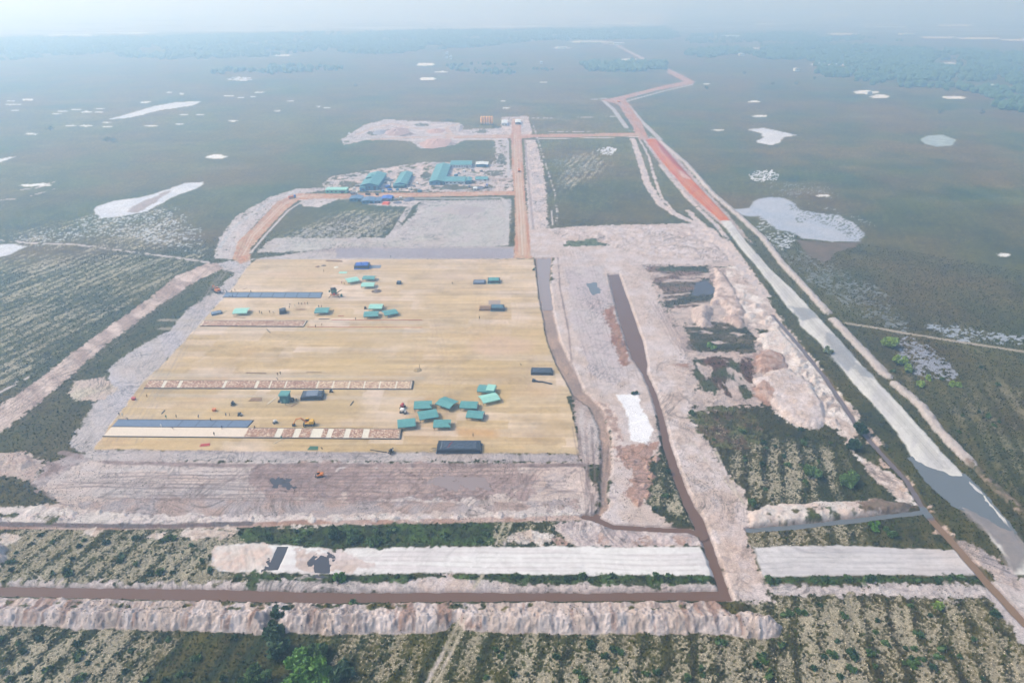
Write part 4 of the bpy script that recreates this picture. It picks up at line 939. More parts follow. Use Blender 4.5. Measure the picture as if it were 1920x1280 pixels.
m.rod((-4.6, 1.2, .7), (-3.2, .8, .6), 1.0, .7, 9); m.build("roll", BLACKQ, t)

# ---------------------------------------------------------------- concrete lanes laid across the platform
def lane(label, TL, TR, BR, BL, cells, rails=True, h=.22, bed=SLAB, cat="paving lane"):
    q = [Vector((*at(p[0], p[1], PAD_Z + h), 0)) for p in (BL, BR, TR, TL)]
    c = sum(q, Vector()) / 4; q = [p - c for p in q]
    t = thing("paving_lane", label, cat, (c.x, c.y, PAD_Z))
    def pt(u, v): a = q[0].lerp(q[1], u); b = q[3].lerp(q[2], u); return a.lerp(b, v)
    def slab(u0, u1, v0, v1, z0, z1, name, mt, slant=0):
        vs = [pt(u0, v0), pt(u1, v0), pt(u1 + slant, v1), pt(u0 + slant, v1)]
        MB().add([(p.x, p.y, z0) for p in vs] + [(p.x, p.y, z1) for p in vs], [(3, 2, 1, 0), (4, 5, 6, 7), (0, 1, 5, 4), (1, 2, 6, 5), (2, 3, 7, 6), (3, 0, 4, 7)]).build(name, mt, t)
    slab(0, 1, 0, 1, .0, h, "slab", bed)
    for u0, u1, mt, nm in cells: slab(u0, u1, .05, .95, h + .003, h + (.14 if mt in (RUB, RUB2) else .03), nm, mt)
    if rails:
        slab(-.002, 1.002, -.055, -.004, 0, h + .16, "formwork_rail", DARKST)
        slab(-.002, 1.002, 1.004, 1.03, 0, h + .1, "formwork_rail", DARKST)
        slab(1.0025, 1.007, -.05, 1.03, 0, h + .12, "end_board", DARKST)
    return t
def fr(x, a=194, b=748): return (x - a) / (b - a)
near_c = []; xs = [458, 514, 526, 548, 560, 581, 602, 611, 621, 644, 654, 678, 690, 747]
for k_ in range(0, len(xs) - 1): near_c.append((fr(xs[k_]), fr(xs[k_ + 1]), RUB2 if k_ % 2 == 0 else SEP, "rubble_cover" if k_ % 2 == 0 else "joint_slab"))
lane("longest lane at the near edge, half bare pale slab and half brown rubble cells", (209,800), (751,804), (748,822), (194,817), near_c)
mc_ = [(u_ + .002, u_ + .006, DARKST, "divider") for u_ in (.48, .61, .73, .85)]
lane("blue-grey membrane lane filled ahead of the longest lane, with workers on it", (222,786), (474,788), (462,801), (210,799), mc_, bed=POLY, h=.12)
xs = [271, 301, 307, 331, 337, 416, 421, 476, 482, 503, 506, 532, 535, 592, 595, 621, 624, 651, 654, 680, 683, 709, 712, 740, 743, 768]
l2 = [(fr(xs[k_], 271, 770), fr(xs[k_ + 1], 271, 770), (RUB2 if k_ < 14 else RUB) if k_ % 2 == 0 else SEP, "rubble_cover" if k_ % 2 == 0 else "joint_slab") for k_ in range(len(xs) - 1)]
lane("middle lane of tan rubble cells parted by thin pale joints", (279,713), (773,714), (770,729), (271,727), l2)
lane("short rubble-covered lane below the lone mint awning on the far left", (382,601), (575,601), (568,612), (375,611), [(.01, .99, RUB2, "rubble_cover")])
lane("far blue-grey membrane lane in eight framed bays beside the orange excavator", (424,548), (604,548), (600,558), (418,557), [(u_ / 8, u_ / 8 + .006, DARKST, "divider") for u_ in range(1, 8)], bed=POLY, h=.12)

def plank(x0, y0, x1, y1, w, mt, label, n=1, cat="timber", name="plank"):
    a, b = Vector(P(x0, y0)), Vector(P(x1, y1)); c = (a + b) / 2; L = (b - a).length; rz = math.atan2(b.y - a.y, b.x - a.x)
    t = thing(name, label, cat, c, rz)
    for k_ in range(n): MB().box((0, (k_ - (n - 1) / 2) * w * 1.3, .1 + .03 * (k_ % 2)), (L * (1 - .08 * (k_ % 3)), w, .16)).build("board", mt, t)
    return t
plank(461, 699, 500, 700, .35, WOOD, "long dark board above the middle rubble lane", 2)
plank(574, 698, 603, 698, .25, WOOD, "single board behind the middle of the platform")
plank(462, 743, 489, 744, .3, WOODL, "pale board lying behind a brown timber bundle")
plank(468, 749, 492, 749, .8, WOOD, "brown timber bundle left of the teal cabin", 3)
plank(501, 758, 517, 746, .6, WOODL, "pale beam leaning diagonally left of the teal cabin")
plank(303, 776, 309, 769, .5, DARKST, "short dark bar behind the blue-grey membrane lane")
plank(657, 760, 663, 752, .5, DARKST, "short dark bar on open ground in mid platform")
plank(598, 598, 618, 598, .7, DARKST, "dark formwork stretch at the head of the marked strip")
plank(622, 600, 792, 600, .25, REDP, "upper rusty formwork line running across mid platform", cat="formwork", name="formwork_line")
plank(576, 613, 792, 614, .2, REDP, "lower rusty formwork line running across mid platform", cat="formwork", name="formwork_line")
plank(611, 489, 643, 490, .8, WOOD, "brown board bundle near the platform's far edge", 3)
plank(634, 592, 645, 592, .4, REDP, "short red board in front of the bluish mint awning")
plank(500, 617, 507, 624, .4, DARKST, "short dark bar in front of the short rubble lane")
plank(578, 840, 597, 840, .7, GREENM, "green pole bundle at the near edge of the platform", 3)
plank(694, 843, 725, 848, .3, DARKST, "thin dark pipe at the near edge of the platform")
plank(375, 835, 394, 833, .8, REDP, "reddish board bundle in front of the longest lane", 2)
plank(545, 762, 556, 757, .5, WOOD, "short board beside the teal cabin")
plank(513, 832, 530, 822, .3, WOODL, "pale lath fallen by the longest lane")
plank(438, 594, 460, 596, .3, WOOD, "thin brown lath below the lone mint awning"); plank(411, 590, 425, 582, .3, WOODL, "pale lath left of the lone mint awning")
plank(455, 543, 463, 540, .3, WOOD, "thin lath behind the far membrane lane")
def pile(x, y, L, W, H, mt, label, name="rubble_pile", cat="rubble pile", seed=0, z=PAD_Z):
    rr = random.Random(seed + int(x)); m = MB()
    n_, k_ = 9, 16; v = [(0, 0, H)]; f = []
    for r_ in range(1, 5):
        for a_ in range(k_):
            t_ = 2 * math.pi * a_ / k_; q = r_ / 4 * (1 + rr.uniform(-.14, .14))
            v.append((math.cos(t_) * L / 2 * q, math.sin(t_) * W / 2 * q, 0 if r_ == 4 else H * (1 - r_ / 4) ** .8 * rr.uniform(.75, 1.2)))
    for a_ in range(k_):
        f.append((0, 1 + a_, 1 + (a_ + 1) % k_))
        for r_ in range(3):
            o = 1 + r_ * k_; f.append((o + a_, o + k_ + a_, o + k_ + (a_ + 1) % k_, o + (a_ + 1) % k_))
    o = 1 + 3 * k_; f.append(tuple(o + a_ for a_ in range(k_ - 1, -1, -1)))
    ob = m.add(v, f).build(name, mt); X_, Y_ = at(x, y, z); ob.location = (X_, Y_, z); return tag(ob, label, cat)
pile(706, 546, 7.0, 6.0, .9, STONE, "grey rubble pile in front of the far awning pair")
pile(783, 694, 4.6, 4.4, .8, SANDM, "small gravel heap with a post in mid platform", "gravel_heap", "gravel heap")
pile(812, 842, 3.2, 3.2, .7, SANDM, "little gravel heap left of the largest black stack", "gravel_heap", "gravel heap")
pile(595, 500, 3.2, 4.0, .6, WOOD, "small brown heap left of the pale green sheet"); pile(607, 498, 4, 3, .5, STONE, "low scrap heap near the platform's far edge")
pile(630, 501, 3, 4, .5, SEP, "small pale heap left of the blue tarpaulin"); pile(565, 580, 7, 2.4, .4, WOOD, "long low debris heap among the far workers")
tag(MB().rod((0, 0, 0), (0, 0, 2.6), .09, n=6).build("post", DARKST), "dark post stuck by the small gravel heap", "post"); bpy.context.scene.objects["post"].location = P(787, 691)

# teal cabin with its dark mixer
t = thing("site_cabin", "tall teal cabin with a dark mixer beside it, in mid platform", "cabin", P(536, 752), 0)
MB().box((0, 0, 2.1), (3.9, 3.6, 4.2)).build("wall", TEALD, t); MB().prism([(-2.3, 4.2), (-2.0, 4.6), (2.0, 4.6), (2.3, 4.2)], -2.3, 2.3, 'x').build("roof", TEAL, t)
MB().box((0, -1.83, 1.2), (1.2, .06, 2.2)).build("door", TEAL, t); MB().box((2.9, .2, .8), (1.6, 2.2, 1.5), tz=(.7, .7)).build("generator", DARKST, t)
MB().box((-2.8, -.5, .5), (1.4, 1.8, 1.0), tz=(.6, .8)).build("generator", DARKST, t)

# ---------------------------------------------------------------- machines
def wheels(t, xs_, yw, r, w):
    for x_ in xs_:
        for s_ in (-1, 1):
            k_ = MB().rod((x_, s_ * (yw - w/2), r), (x_, s_ * (yw + w/2), r), r, n=14).build("wheel", RUBBER, t)
            MB().rod((x_, s_ * (yw + w/2 - .02), r), (x_, s_ * (yw + w/2 + .04), r), r * .5, n=10).build("rim", STEEL, k_)
def excavator(x, y, z, rz, label, body, boom, reach=1.0, wheeled=True, boom_up=1.0):
    t = thing("excavator", label, "excavator", P(x, y, z), R(rz))
    if wheeled:
        MB().box((0, 0, .95), (5.0, 1.5, .6)).build("chassis", DARKST, t); wheels(t, (-1.7, 1.7), 1.15, .62, .55)
    else:
        for s_ in (-1, 1): MB().prism([(-2.1, .35), (-1.7, 0), (1.7, 0), (2.1, .35), (1.8, .85), (-1.8, .85)], s_ * 1.2 - .3, s_ * 1.2 + .3).build("track", RUBBER, t)
        MB().box((0, 0, .8), (2.0, 1.8, .5)).build("chassis", DARKST, t)
    b = MB(); b.box((.2, 0, 1.55), (3.6, 2.5, .5)); b.box((1.1, 0, 2.15), (2.0, 2.5, .9), tz=(.9, .9)); b.build("engine_house", body, t, .05)
    MB().box((2.1, 0, 1.9), (.5, 2.4, 1.0), tz=(.7, .9)).build("counterweight", body, t)
    cb = MB().box((-.7, .75, 2.45), (1.6, 1.0, 1.5), tz=(.85, .9)).build("cab", body, t); MB().box((-.72, .75, 2.55), (1.66, 1.06, .9), tz=(.9, .9)).build("glass", GLASS, cb)
    k = reach
    bo = MB(); bo.rod((-.9, -.2, 1.9), (-3.0 * k, -.2, 4.0 * boom_up), .34, .3, 6); bo.rod((-3.0 * k, -.2, 4.0 * boom_up), (-5.2 * k, -.2, 3.6 * boom_up), .3, .24, 6); bo.build("boom", boom, t)
    ar = MB().rod((-5.1 * k, -.2, 3.8 * boom_up), (-6.7 * k, -.2, 1.1), .22, .17, 6).build("arm", boom, t)
    MB().rod((-1.6, -.2, 1.6), (-3.2 * k, -.2, 3.4 * boom_up), .09, n=6).build("ram", STEEL, t)
    MB().prism([(-7.2 * k, 1.2), (-6.3 * k, 1.2), (-5.9 * k, .4), (-6.6 * k, .05), (-7.2 * k, .3)], -.75, .35).build("bucket", DARKST, t)
    return t
excavator(580, 797, PAD_Z, 4, "yellow wheeled excavator reaching its orange boom over the longest lane", YEL, ORG)
excavator(408, 548, PAD_Z, -38, "orange excavator at the left edge beside the far membrane lane", ORG, ORG, .8, False)
t = excavator(600, 893, 0, 8, "small orange tracked digger alone in the mud south of the platform", ORG, DARKST, .42, False, .7); t.scale = (.62, .62, .62)
# big mixing and spreading machine
t = thing("mixing_machine", "tall green and orange mixing machine on splayed legs", "mixing machine", P(628, 556), R(0))
b = MB(); b.box((0, 0, 1.4), (5.2, 2.0, .45)); b.build("frame", ORG, t)
for sx, sy in ((-1, -1), (-1, 1), (1, -1), (1, 1)): MB().rod((sx * 2.2, sy * .8, 1.3), (sx * 3.4, sy * 2.2, 0), .16, n=6).build("leg", DARKST, t)
MB().box((-.3, .2, 3.3), (2.6, 2.2, 2.8), tz=(1.25, 1.2)).build("hopper", GREENM, t); MB().rod((-1.9, 0, 5.0), (.9, 0, 5.6), 1.0, .8, 10).build("drum", DARKST, t)
MB().box((0, -1.0, 2.2), (1.4, 1.0, 1.2)).build("motor_housing", REDP, t); MB().rod((1.0, 0, 2.2), (4.6, 0, 4.6), .3, .25, 6).build("conveyor", DARKST, t)
MB().box((4.2, 0, 1.0), (1.3, 1.2, 1.6), tz=(.6, .6)).build("cab", GREENM, t); MB().box((-3.0, .2, 3.6), (.9, .9, 1.2)).build("control_box", GREENM, t)
def mixer(x, y, rz, drum, label, s=1.0):
    t = thing("cement_mixer", label, "cement mixer", P(x, y), R(rz), None); t.scale = (s, s, s)
    MB().box((0, 0, .55), (2.6, .9, .25)).build("frame", DARKST, t); wheels(t, (-.8, .9), .65, .42, .22)
    MB().rod((-.6, 0, 1.3), (.7, 0, 1.9), .85, .5, 10).build("drum", drum, t); MB().box((1.0, 0, 1.0), (.7, .8, .8)).build("motor", WHITEP, t)
    return t
mixer(755, 765, 70, REDP, "red drum mixer behind the awning nearest the longest lane", 1.15)
mixer(756, 774, -20, WHITEP, "white drum mixer just in front of the red one", 1.2)
mixer(450, 779, 0, DARKST, "dark mixer behind the right end of the near membrane lane", .8)
mixer(437, 759, 90, DARKST, "small dark mixer standing alone behind the membrane lane", .9)
mixer(516, 793, 40, WHITEP, "small pale mixer left of the yellow excavator", .8)
mixer(621, 735, 10, DARKST, "small dark roller just behind the dark two-tier stack", .7)
mixer(1001, 507, 0, GREENM, "small green mixer at the platform's far right corner", .8)
mixer(733, 849, 60, DARKST, "dark pump by the near edge pipe", .9)
mixer(685, 579, 80, DARKST, "small dark mixer left of the middle trio of awnings", .7)
for (x, y, mt_, lb) in ((402 / 1, 0, 0, 0),) and [(402, 770, ORG, "small orange cone-shaped bin behind the near membrane lane"), (251, 749, REDP, "small red bin on the platform's left edge")]:
    t = thing("bin", lb, "bin", P(x, y)); MB().box((0, 0, .55), (1.3, 1.2, 1.1), tz=(1.15, 1.15)).build("tub", mt_, t); MB().box((0, 0, 1.15), (1.7, 1.6, .1)).build("rim", mt_, t)

# ---------------------------------------------------------------- people
def make_body(variant):
    sk = [((0, 0, .95), .135), ((0, .0, 1.15), .13), ((0, .01, 1.38), .155), ((0, .02, 1.50), .06), ((0, .03, 1.62), .105), ((0, .03, 1.73), .075)]
    ed = [(0, 1), (1, 2), (2, 3), (3, 4), (4, 5)]
    def limb(start, pts):
        p_ = start
        for c_, r_ in pts: sk.append((c_, r_)); ed.append((p_, len(sk) - 1)); p_ = len(sk) - 1
    st = .22 if variant == 1 else .03; up = .55 if variant == 2 else 0
    for s_ in (-1, 1):
        limb(0, [((s_ * .10, s_ * st * .4, .86), .095), ((s_ * .11, s_ * st * .8, .48), .065), ((s_ * .12, s_ * st - .02, .08), .045), ((s_ * .12, s_ * st + .13, .035), .035)])
        limb(2, [((s_ * .20, 0, 1.40), .065), ((s_ * .27, -.02 + up * .3, 1.12 + up * .2), .045), ((s_ * .26, .10 + up * .8, .88 + up * .5), .035), ((s_ * .26, .14 + up, .80 + up * .55), .03)])
    if variant == 3:                                    # stooping at work
        sk = [((c_[0], c_[1] + max(0, c_[2] - .95) * .85, c_[2] - max(0, c_[2] - .95) * .45 - .1 * (c_[2] > .3)), r_) for c_, r_ in sk]
    me = bpy.data.meshes.new("person"); me.from_pydata([c_ for c_, r_ in sk], ed, [])
    o = bpy.data.objects.new("person_tmp", me); scene.collection.objects.link(o)
    m_ = o.modifiers.new("s", 'SKIN')
    for i_, (c_, r_) in enumerate(sk): me.skin_vertices[0].data[i_].radius = (r_, r_)
    me.skin_vertices[0].data[0].use_root = True
    ss = o.modifiers.new("ss", 'SUBSURF'); ss.levels = 1; ss.render_levels = 1
    dg = bpy.context.evaluated_depsgraph_get(); out = bpy.data.meshes.new_from_object(o.evaluated_get(dg)); out.name = "person"
    bpy.data.objects.remove(o)
    for p_ in out.polygons:
        z_ = p_.center.z; r_ = math.hypot(p_.center.x, p_.center.y)
        p_.material_index = 3 if z_ > 1.68 - .25 * (variant == 3) else 2 if z_ > 1.5 - .25 * (variant == 3) else 0 if z_ > .93 - .15 * (variant == 3) else 1
    return out
SKIN = mat("tanned_skin", (150, 108, 84), .7)
SH = [mat("navy_work_shirt", (44, 54, 84)), mat("black_work_shirt", (40, 40, 44)), mat("teal_work_shirt", (60, 140, 130)), mat("white_work_shirt", (220, 220, 220)), mat("red_work_shirt", (170, 60, 54)), mat("brown_work_shirt", (110, 84, 66))]
SHN = ["navy", "black", "teal", "white", "red", "brown"]
TR = [mat("dark_trousers", (44, 46, 54)), mat("brown_trousers", (96, 78, 60))]
HAT = [mat("straw_hat", (206, 184, 130)), mat("white_helmet", (230, 230, 226)), mat("dark_hat", (50, 50, 56))]
BODIES = [make_body(v_) for v_ in range(4)]
POSEN = ["standing", "mid-stride", "reaching forward", "stooping"]
_pc = {}
PEOPLE = [(224,779,1,0,"first of two at the left end of the near membrane lane"),(230,780,3,0,"second of two at the left end of the near membrane lane"),(240,787,0,3,"on the near membrane lane's left corner"),
 (312,784,2,2,"astride the near membrane lane's back rail"),(331,783,1,1,"just behind the near membrane lane"),(372,783,0,3,"behind the middle of the near membrane lane"),(303,801,3,3,"on the pale slab by the membrane's front edge"),
 (325,805,5,3,"alone on the pale slab's left half"),(417,804,0,1,"between the membrane and the pale slab"),(402,816,1,0,"in the middle of the pale slab"),(431,780,5,0,"behind the membrane lane near the dark mixer"),
 (424,780,0,3,"crouched near the dark mixer behind the membrane lane"),(396,790,1,2,"on the membrane between its dividers"),(604,842,1,3,"beside the green pole bundle"),(737,845,0,1,"by the dark pump at the near edge"),
 (887,818,1,0,"behind the largest black stack"),(521,704,5,1,"first of a pair above the middle lane"),(526,702,1,0,"second of a pair above the middle lane"),(521,712,0,3,"at the middle lane's back edge"),
 (528,823,2,0,"in front of the longest lane's rubble"),(487,587,1,0,"first of two between the lone mint awning and the dark heap"),(491,589,0,1,"second of two between the lone mint awning and the dark heap"),(506,587,5,0,"left of the dark egg-shaped heap"),
 (514,588,5,3,"stooping close left of the dark egg-shaped heap"),(544,572,0,3,"leftmost of the loose group of far workers"),(553,575,3,2,"crouching one of the far group with a white shirt"),(560,571,1,1,"in the far group beside the white shirt"),
 (566,572,5,0,"in the middle of the far group"),(572,571,4,0,"in red within the far group"),(577,571,1,2,"right of the red shirt in the far group"),(543,578,5,0,"in front of the far group"),(626,585,1,0,"right of the bluish mint awning"),
 (598,577,0,1,"first of two behind the bluish mint awning"),(603,577,5,0,"second of two behind the bluish mint awning"),(420,548,1,0,"first behind the far membrane lane by the excavator"),(425,548,0,3,"second behind the far membrane lane by the excavator"),
 (435,549,1,1,"third behind the far membrane lane"),(441,546,5,0,"a little further back than the three by the far membrane"),(471,549,1,0,"halfway along the far membrane lane"),(432,558,1,3,"first on the near rail of the far membrane lane"),
 (437,558,0,2,"second on the near rail of the far membrane lane"),(466,558,1,0,"third on the near rail of the far membrane lane"),(607,510,5,0,"near the low scrap heap"),(641,532,4,0,"first between the mixing machine and the corner-on awning"),
 (646,534,5,0,"second between the mixing machine and the corner-on awning"),(677,532,4,0,"between the corner-on awning and the rubble pile"),(733,483,1,0,"on the muddy strip past the platform's far edge"),(1002,491,1,2,"at the platform's far right corner"),
 (848,533,5,0,"alone left of the low grey stack"),(899,598,1,0,"alone in front of the brown board stack"),(977,685,0,3,"alone left of the right-edge black stack"),(592,614,5,0,"between the short rubble lane and the formwork line"),(603,610,5,3,"just above the lower formwork line"),
 (667,600,1,0,"at the upper formwork line"),(478,804,5,0,"at the first rubble cell of the longest lane"),(276,745,5,0,"by the platform's left edge below the middle lane"),(720,577,0,0,"right of the middle trio's back awning"),(1000,497,3,0,"near the green mixer in the far corner"),
 (536,760,0,2,"in front of the teal cabin"),(527,756,3,3,"left of the teal cabin"),(556,752,1,0,"between the teal cabin and the two-tier stack"),(607,735,1,0,"at the right end of the two-tier stack")]
for i, (x, y, sh, ps, where) in enumerate(PEOPLE):
    key = (sh, ps)
    if key not in _pc:
        me = BODIES[ps].copy(); me.materials.clear()
        for m_ in (SH[sh], TR[i % 2], SKIN, HAT[i % 3]): me.materials.append(m_)
        _pc[key] = me
    o = bpy.data.objects.new("person", _pc[key]); scene.collection.objects.link(o)
    o.location = P(x, y, PAD_Z if y > 486 and not (800 < y < 822 and x < 460) else (.52 if y > 486 else .0)); o.rotation_euler = (0, 0, R((i * 67) % 360)); o.scale = (1.15, 1.15, 1.08)
    if 786 < y < 801 and 225 < x < 460: o.location.z = PAD_Z + .13
    tag(o, " ".join(f"worker in {SHN[sh]} {POSEN[ps].replace(' forward','')} {where}".replace("in white stooping crouching","in white crouching").split()[:16]), "person", "workers on the platform")
# ---------------------------------------------------------------- sheds, yard and plant beyond the platform
def building(label, q, h, roof_h, wall, roofm, name="shed", cat="shed", win=0, group=None, door=True, hip=False, flatroof=False, over=.5, long_x=None, annex=None):
    """q: ground corners in the photograph, near-left, near-right, far-right, far-left"""
    pts = [Vector((*at(a, b), 0)) for a, b in q]; c = sum(pts, Vector()) / 4
    ex = ((pts[1] - pts[0]) + (pts[2] - pts[3])) / 2; ey = ((pts[3] - pts[0]) + (pts[2] - pts[1])) / 2
    rz = math.atan2(ex.y, ex.x); L = ex.length; u = ex.normalized(); W = abs(ey.dot(Vector((-u.y, u.x, 0))))
    t = thing(name, label, cat, (c.x, c.y, 0), rz, group)
    MB().box((0, 0, h / 2), (L, W, h)).build("wall", wall, t)
    lx = L >= W if long_x is None else long_x
    if flatroof: MB().box((0, 0, h + .12), (L + over, W + over, .22)).build("roof", roofm, t)
    else:
        A, B_ = (W, L) if lx else (L, W)
        pr = [(-A/2 - over, h - .15), (0, h + roof_h), (A/2 + over, h - .15), (A/2 + over, h + .03), (0, h + roof_h + .2), (-A/2 - over, h + .03)]
        MB().prism(pr, -B_/2 - over, B_/2 + over, 'x' if lx else 'y').build("roof", roofm, t)
        g_ = MB()
        for s_ in (-1, 1):
            a_ = [(-A/2, h), (0, h + roof_h), (A/2, h)]
            g_.prism(a_, s_ * (B_/2 - .15) - .1, s_ * (B_/2 - .15) + .1, 'x' if lx else 'y')
        g_.build("gable", wall, t)
    for k_ in range(win):
        x_ = (-.5 + (k_ + .5) / win) * L
        f_ = MB().box((x_, -W/2 - .02, h * .55), (min(1.6, L / win * .5), .1, h * .3)).build("window", WINM, t)
    if door: MB().box((L * .3, -W/2 - .03, h * .38), (min(2.4, L * .2), .12, h * .74)).build("door", WINM if wall is not WALLW else STEEL, t)
    return t
building("long turquoise-roofed wing forming the left side of the U-shaped yard block", [(808,347),(834,347),(844,314),(817,314)], 3.4, 1.6, WALLB, ROOFT, "yard_building", "yard building", 3, long_x=False)
building("turquoise-roofed range along the back of the U-shaped yard block", [(846,315),(885,315),(884,307),(846,307)], 3.4, 1.2, WALLW, ROOFT, "yard_building", "yard building", 8)
building("pale turquoise-roofed range with a long white wall at the front of the yard", [(836,346),(872,346),(873,337),(836,337)], 3.2, 1.0, WALLW, ROOFT, "yard_building", "yard building", 5)
building("small dark turquoise annex at the right end of the white-walled range", [(874,345),(884,345),(884,338),(874,338)], 3.0, .6, WALLB, ROOFT, "shed", "shed", 1)
building("small white-roofed open shed far right of the yard", [(893,313),(915,313),(915,308),(893,308)], 2.6, .5, WALLB, CREAM, "shed", "shed", 0)
building("pale turquoise slab-roofed store between yard and main road", [(892,339),(914,339),(914,334),(892,334)], 1.6, .3, CREAM, ROOFT, "store", "store", 0)
building("big turquoise warehouse with a hooded front, left of the yard", [(681,357),(712,357),(723,334),(690,334)], 5.0, 2.0, WALLB, ROOFT, "warehouse", "warehouse", 3, long_x=False)
building("low teal porch building against the warehouse's side", [(688,346),(704,346),(706,341),(690,341)], 6.4, 1.2, TEALD, TEAL, "porch", "porch", 0, door=False)
building("small bright blue shed at the warehouse's left foot", [(676,359),(685,359),(687,354),(678,354)], 3.4, .6, mat("bright_blue_panels", (90, 160, 210)), ROOFT, "shed", "shed", 1)
building("turquoise-roofed hall between the warehouse and the yard", [(740,352),(764,352),(772,330),(753,330)], 3.6, 1.6, WALLB, ROOFT, "hall", "hall", 2, long_x=False)
building("low turquoise lean-to across the front of the hall", [(738,353),(759,353),(760,348),(740,348)], 2.8, .5, TEALD, ROOFT, "shed", "shed", 2)
building("long mint-green site office beside the red earth road", [(613,363),(652,363),(652,358),(613,358)], 3.4, .3, WALLG, MINT, "site_office", "site office", 5, flatroof=True)
building("left-hand blue-grey roofed bunkhouse below the earth road", [(657,378),(679,378),(681,372),(659,372)], 2.6, .7, WALLB, ROOFB, "bunkhouse", "bunkhouse", 3, group="bunkhouses below the red road")
building("right-hand blue-grey roofed bunkhouse below the earth road", [(680,382),(702,382),(704,375),(682,375)], 2.6, .7, WALLB, ROOFB, "bunkhouse", "bunkhouse", 3, group="bunkhouses below the red road")
building("blue tarpaulin-roofed lean-to beside the orange tarpaulin", [(716,377),(734,377),(736,371),(718,371)], 2.2, .5, GREYP, BLUET, "lean_to", "lean-to", 0)
building("low grey-roofed lean-to between the bunkhouses and the blue lean-to", [(705,381),(716,381),(716,374),(705,374)], 2.0, .4, GREYP, ROOFB, "lean_to", "lean-to", 0)
building("tiny white hut beside the main road's loading yard", [(888,358),(894,358),(894,355),(888,355)], 2.2, .3, WALLW, CREAM, "hut", "hut", 1)
t = thing("orange_tarpaulin", "bright orange tarpaulin spread in front of the blue lean-to", "tarpaulin", (*at(724, 382), 0)); drape("sheet", 6.6, 8, 1.4, ORTARP, t, 5, .4)
pts_ = [(767, 374, 11, 16, 1.6, "dark slate heap of scrap right of the blue lean-to"), (900, 352, 9, 12, 1.2, "grey-green heap in the loading yard beside the main road"), (745, 380, 8, 8, 1.0, "low grey heap of sacks by the slate scrap heap")]
for x, y, L, W, H, lb in pts_: pile(x, y, L, W, H, mat("slate_scrap", (96, 100, 116)), lb, "scrap_heap", "scrap heap", z=0)
for x, y, L, W, H, lb in [(745, 247, 32, 60, 4.0, "brown aggregate cone at the left of the batching yard"), (818, 246, 26, 40, 3.0, "reddish aggregate cone in the middle of the batching yard"), (818, 268, 40, 70, 3.4, "broad grey aggregate heap in front of the batching yard"), (862, 240, 10, 60, 2, "narrow dark aggregate bank by the batching yard's bay"), (712, 248, 18, 40, 2, "bluish-grey aggregate cone left of the brown one"), (862, 393, 46, 30, 2.2, "broad low sand swell in the fenced plot below the red road")]:
    pile(x, y, L, W, H, mat("aggregate_%d" % x, {745: (176, 150, 142), 818: (190, 156, 142), 862: (170, 160, 158), 712: (150, 152, 162)}[x], .95), lb, "aggregate_heap", "aggregate heap", z=0)
# stored goods and parked vehicles round the compound
def truck(x, y, rz, cabm, bedm, label):
    t = thing("parked_truck", label, "truck", (*at(x, y), 0), R(rz), None)
    MB().box((0, 0, .85), (7.0, 1.6, .3)).build("chassis", DARKST, t); wheels(t, (-2.2, 2.4), 1.0, .5, .35)
    c_ = MB().box((2.6, 0, 1.9), (1.7, 2.2, 1.9), tz=(.85, .95)).build("cab", cabm, t); MB().box((3.2, 0, 2.2), (.7, 2.0, .7)).build("windscreen", GLASS, c_)
    MB().box((-1.0, 0, 1.75), (4.8, 2.3, 1.5)).build("cargo_bed", bedm, t)
truck(912, 352, 80, BLUET, STEEL, "blue-cabbed truck parked by the grey-green heap near the main road")
truck(728, 352, 60, WHITEP, BLUET, "white-cabbed truck between warehouse and hall"); truck(973, 322, 92, ORG, ORG, "orange truck driving up the main red road")
truck(664, 365, 4, WHITEP, STEEL, "white truck on the earth road beside the bunkhouses"); truck(1160, 192, 120, YEL, ORG, "yellow truck at the bend of the winding road")
truck(548, 372, 40, BLUET, ORG, "blue-cabbed truck at the bend of the left-hand earth road")
GOODS = [(729,345,WHITEP),(733,340,STEEL),(731,357,BLUET),(724,350,STEEL),(745,357,WALLB),(768,356,WHITEP),(775,350,STEEL),(718,360,WALLB),(726,336,WHITEP),(782,345,WHITEP),(860,326,STEEL),(870,322,WHITEP),(886,320,STEEL),(855,330,WALLB),(670,350,STEEL),(664,355,WHITEP),(902,322,STEEL),(880,351,STEEL),(787,360,WALLB),(707,366,DARKST),(735,372,WALLB),(742,376,STEEL),(751,372,WHITEP),(690,366,DARKST)]
for i_, (x, y, mt_) in enumerate(GOODS):
    rr_g = random.Random(i_); t = thing("goods_pallet", "small pallet of stored building goods in the compound yard", "pallet", (*at(x, y), 0), rr_g.uniform(0, 3), "stored goods pallets round the compound")
    L_ = rr_g.uniform(2.2, 4.5); MB().box((0, 0, .12), (L_ + .3, 2.4, .2)).build("pallet_base", WOOD, t); MB().box((0, 0, 1.0), (L_, 2.1, rr_g.uniform(1.2, 2.0)), tz=(.94, .94)).build("load", mt_, t)
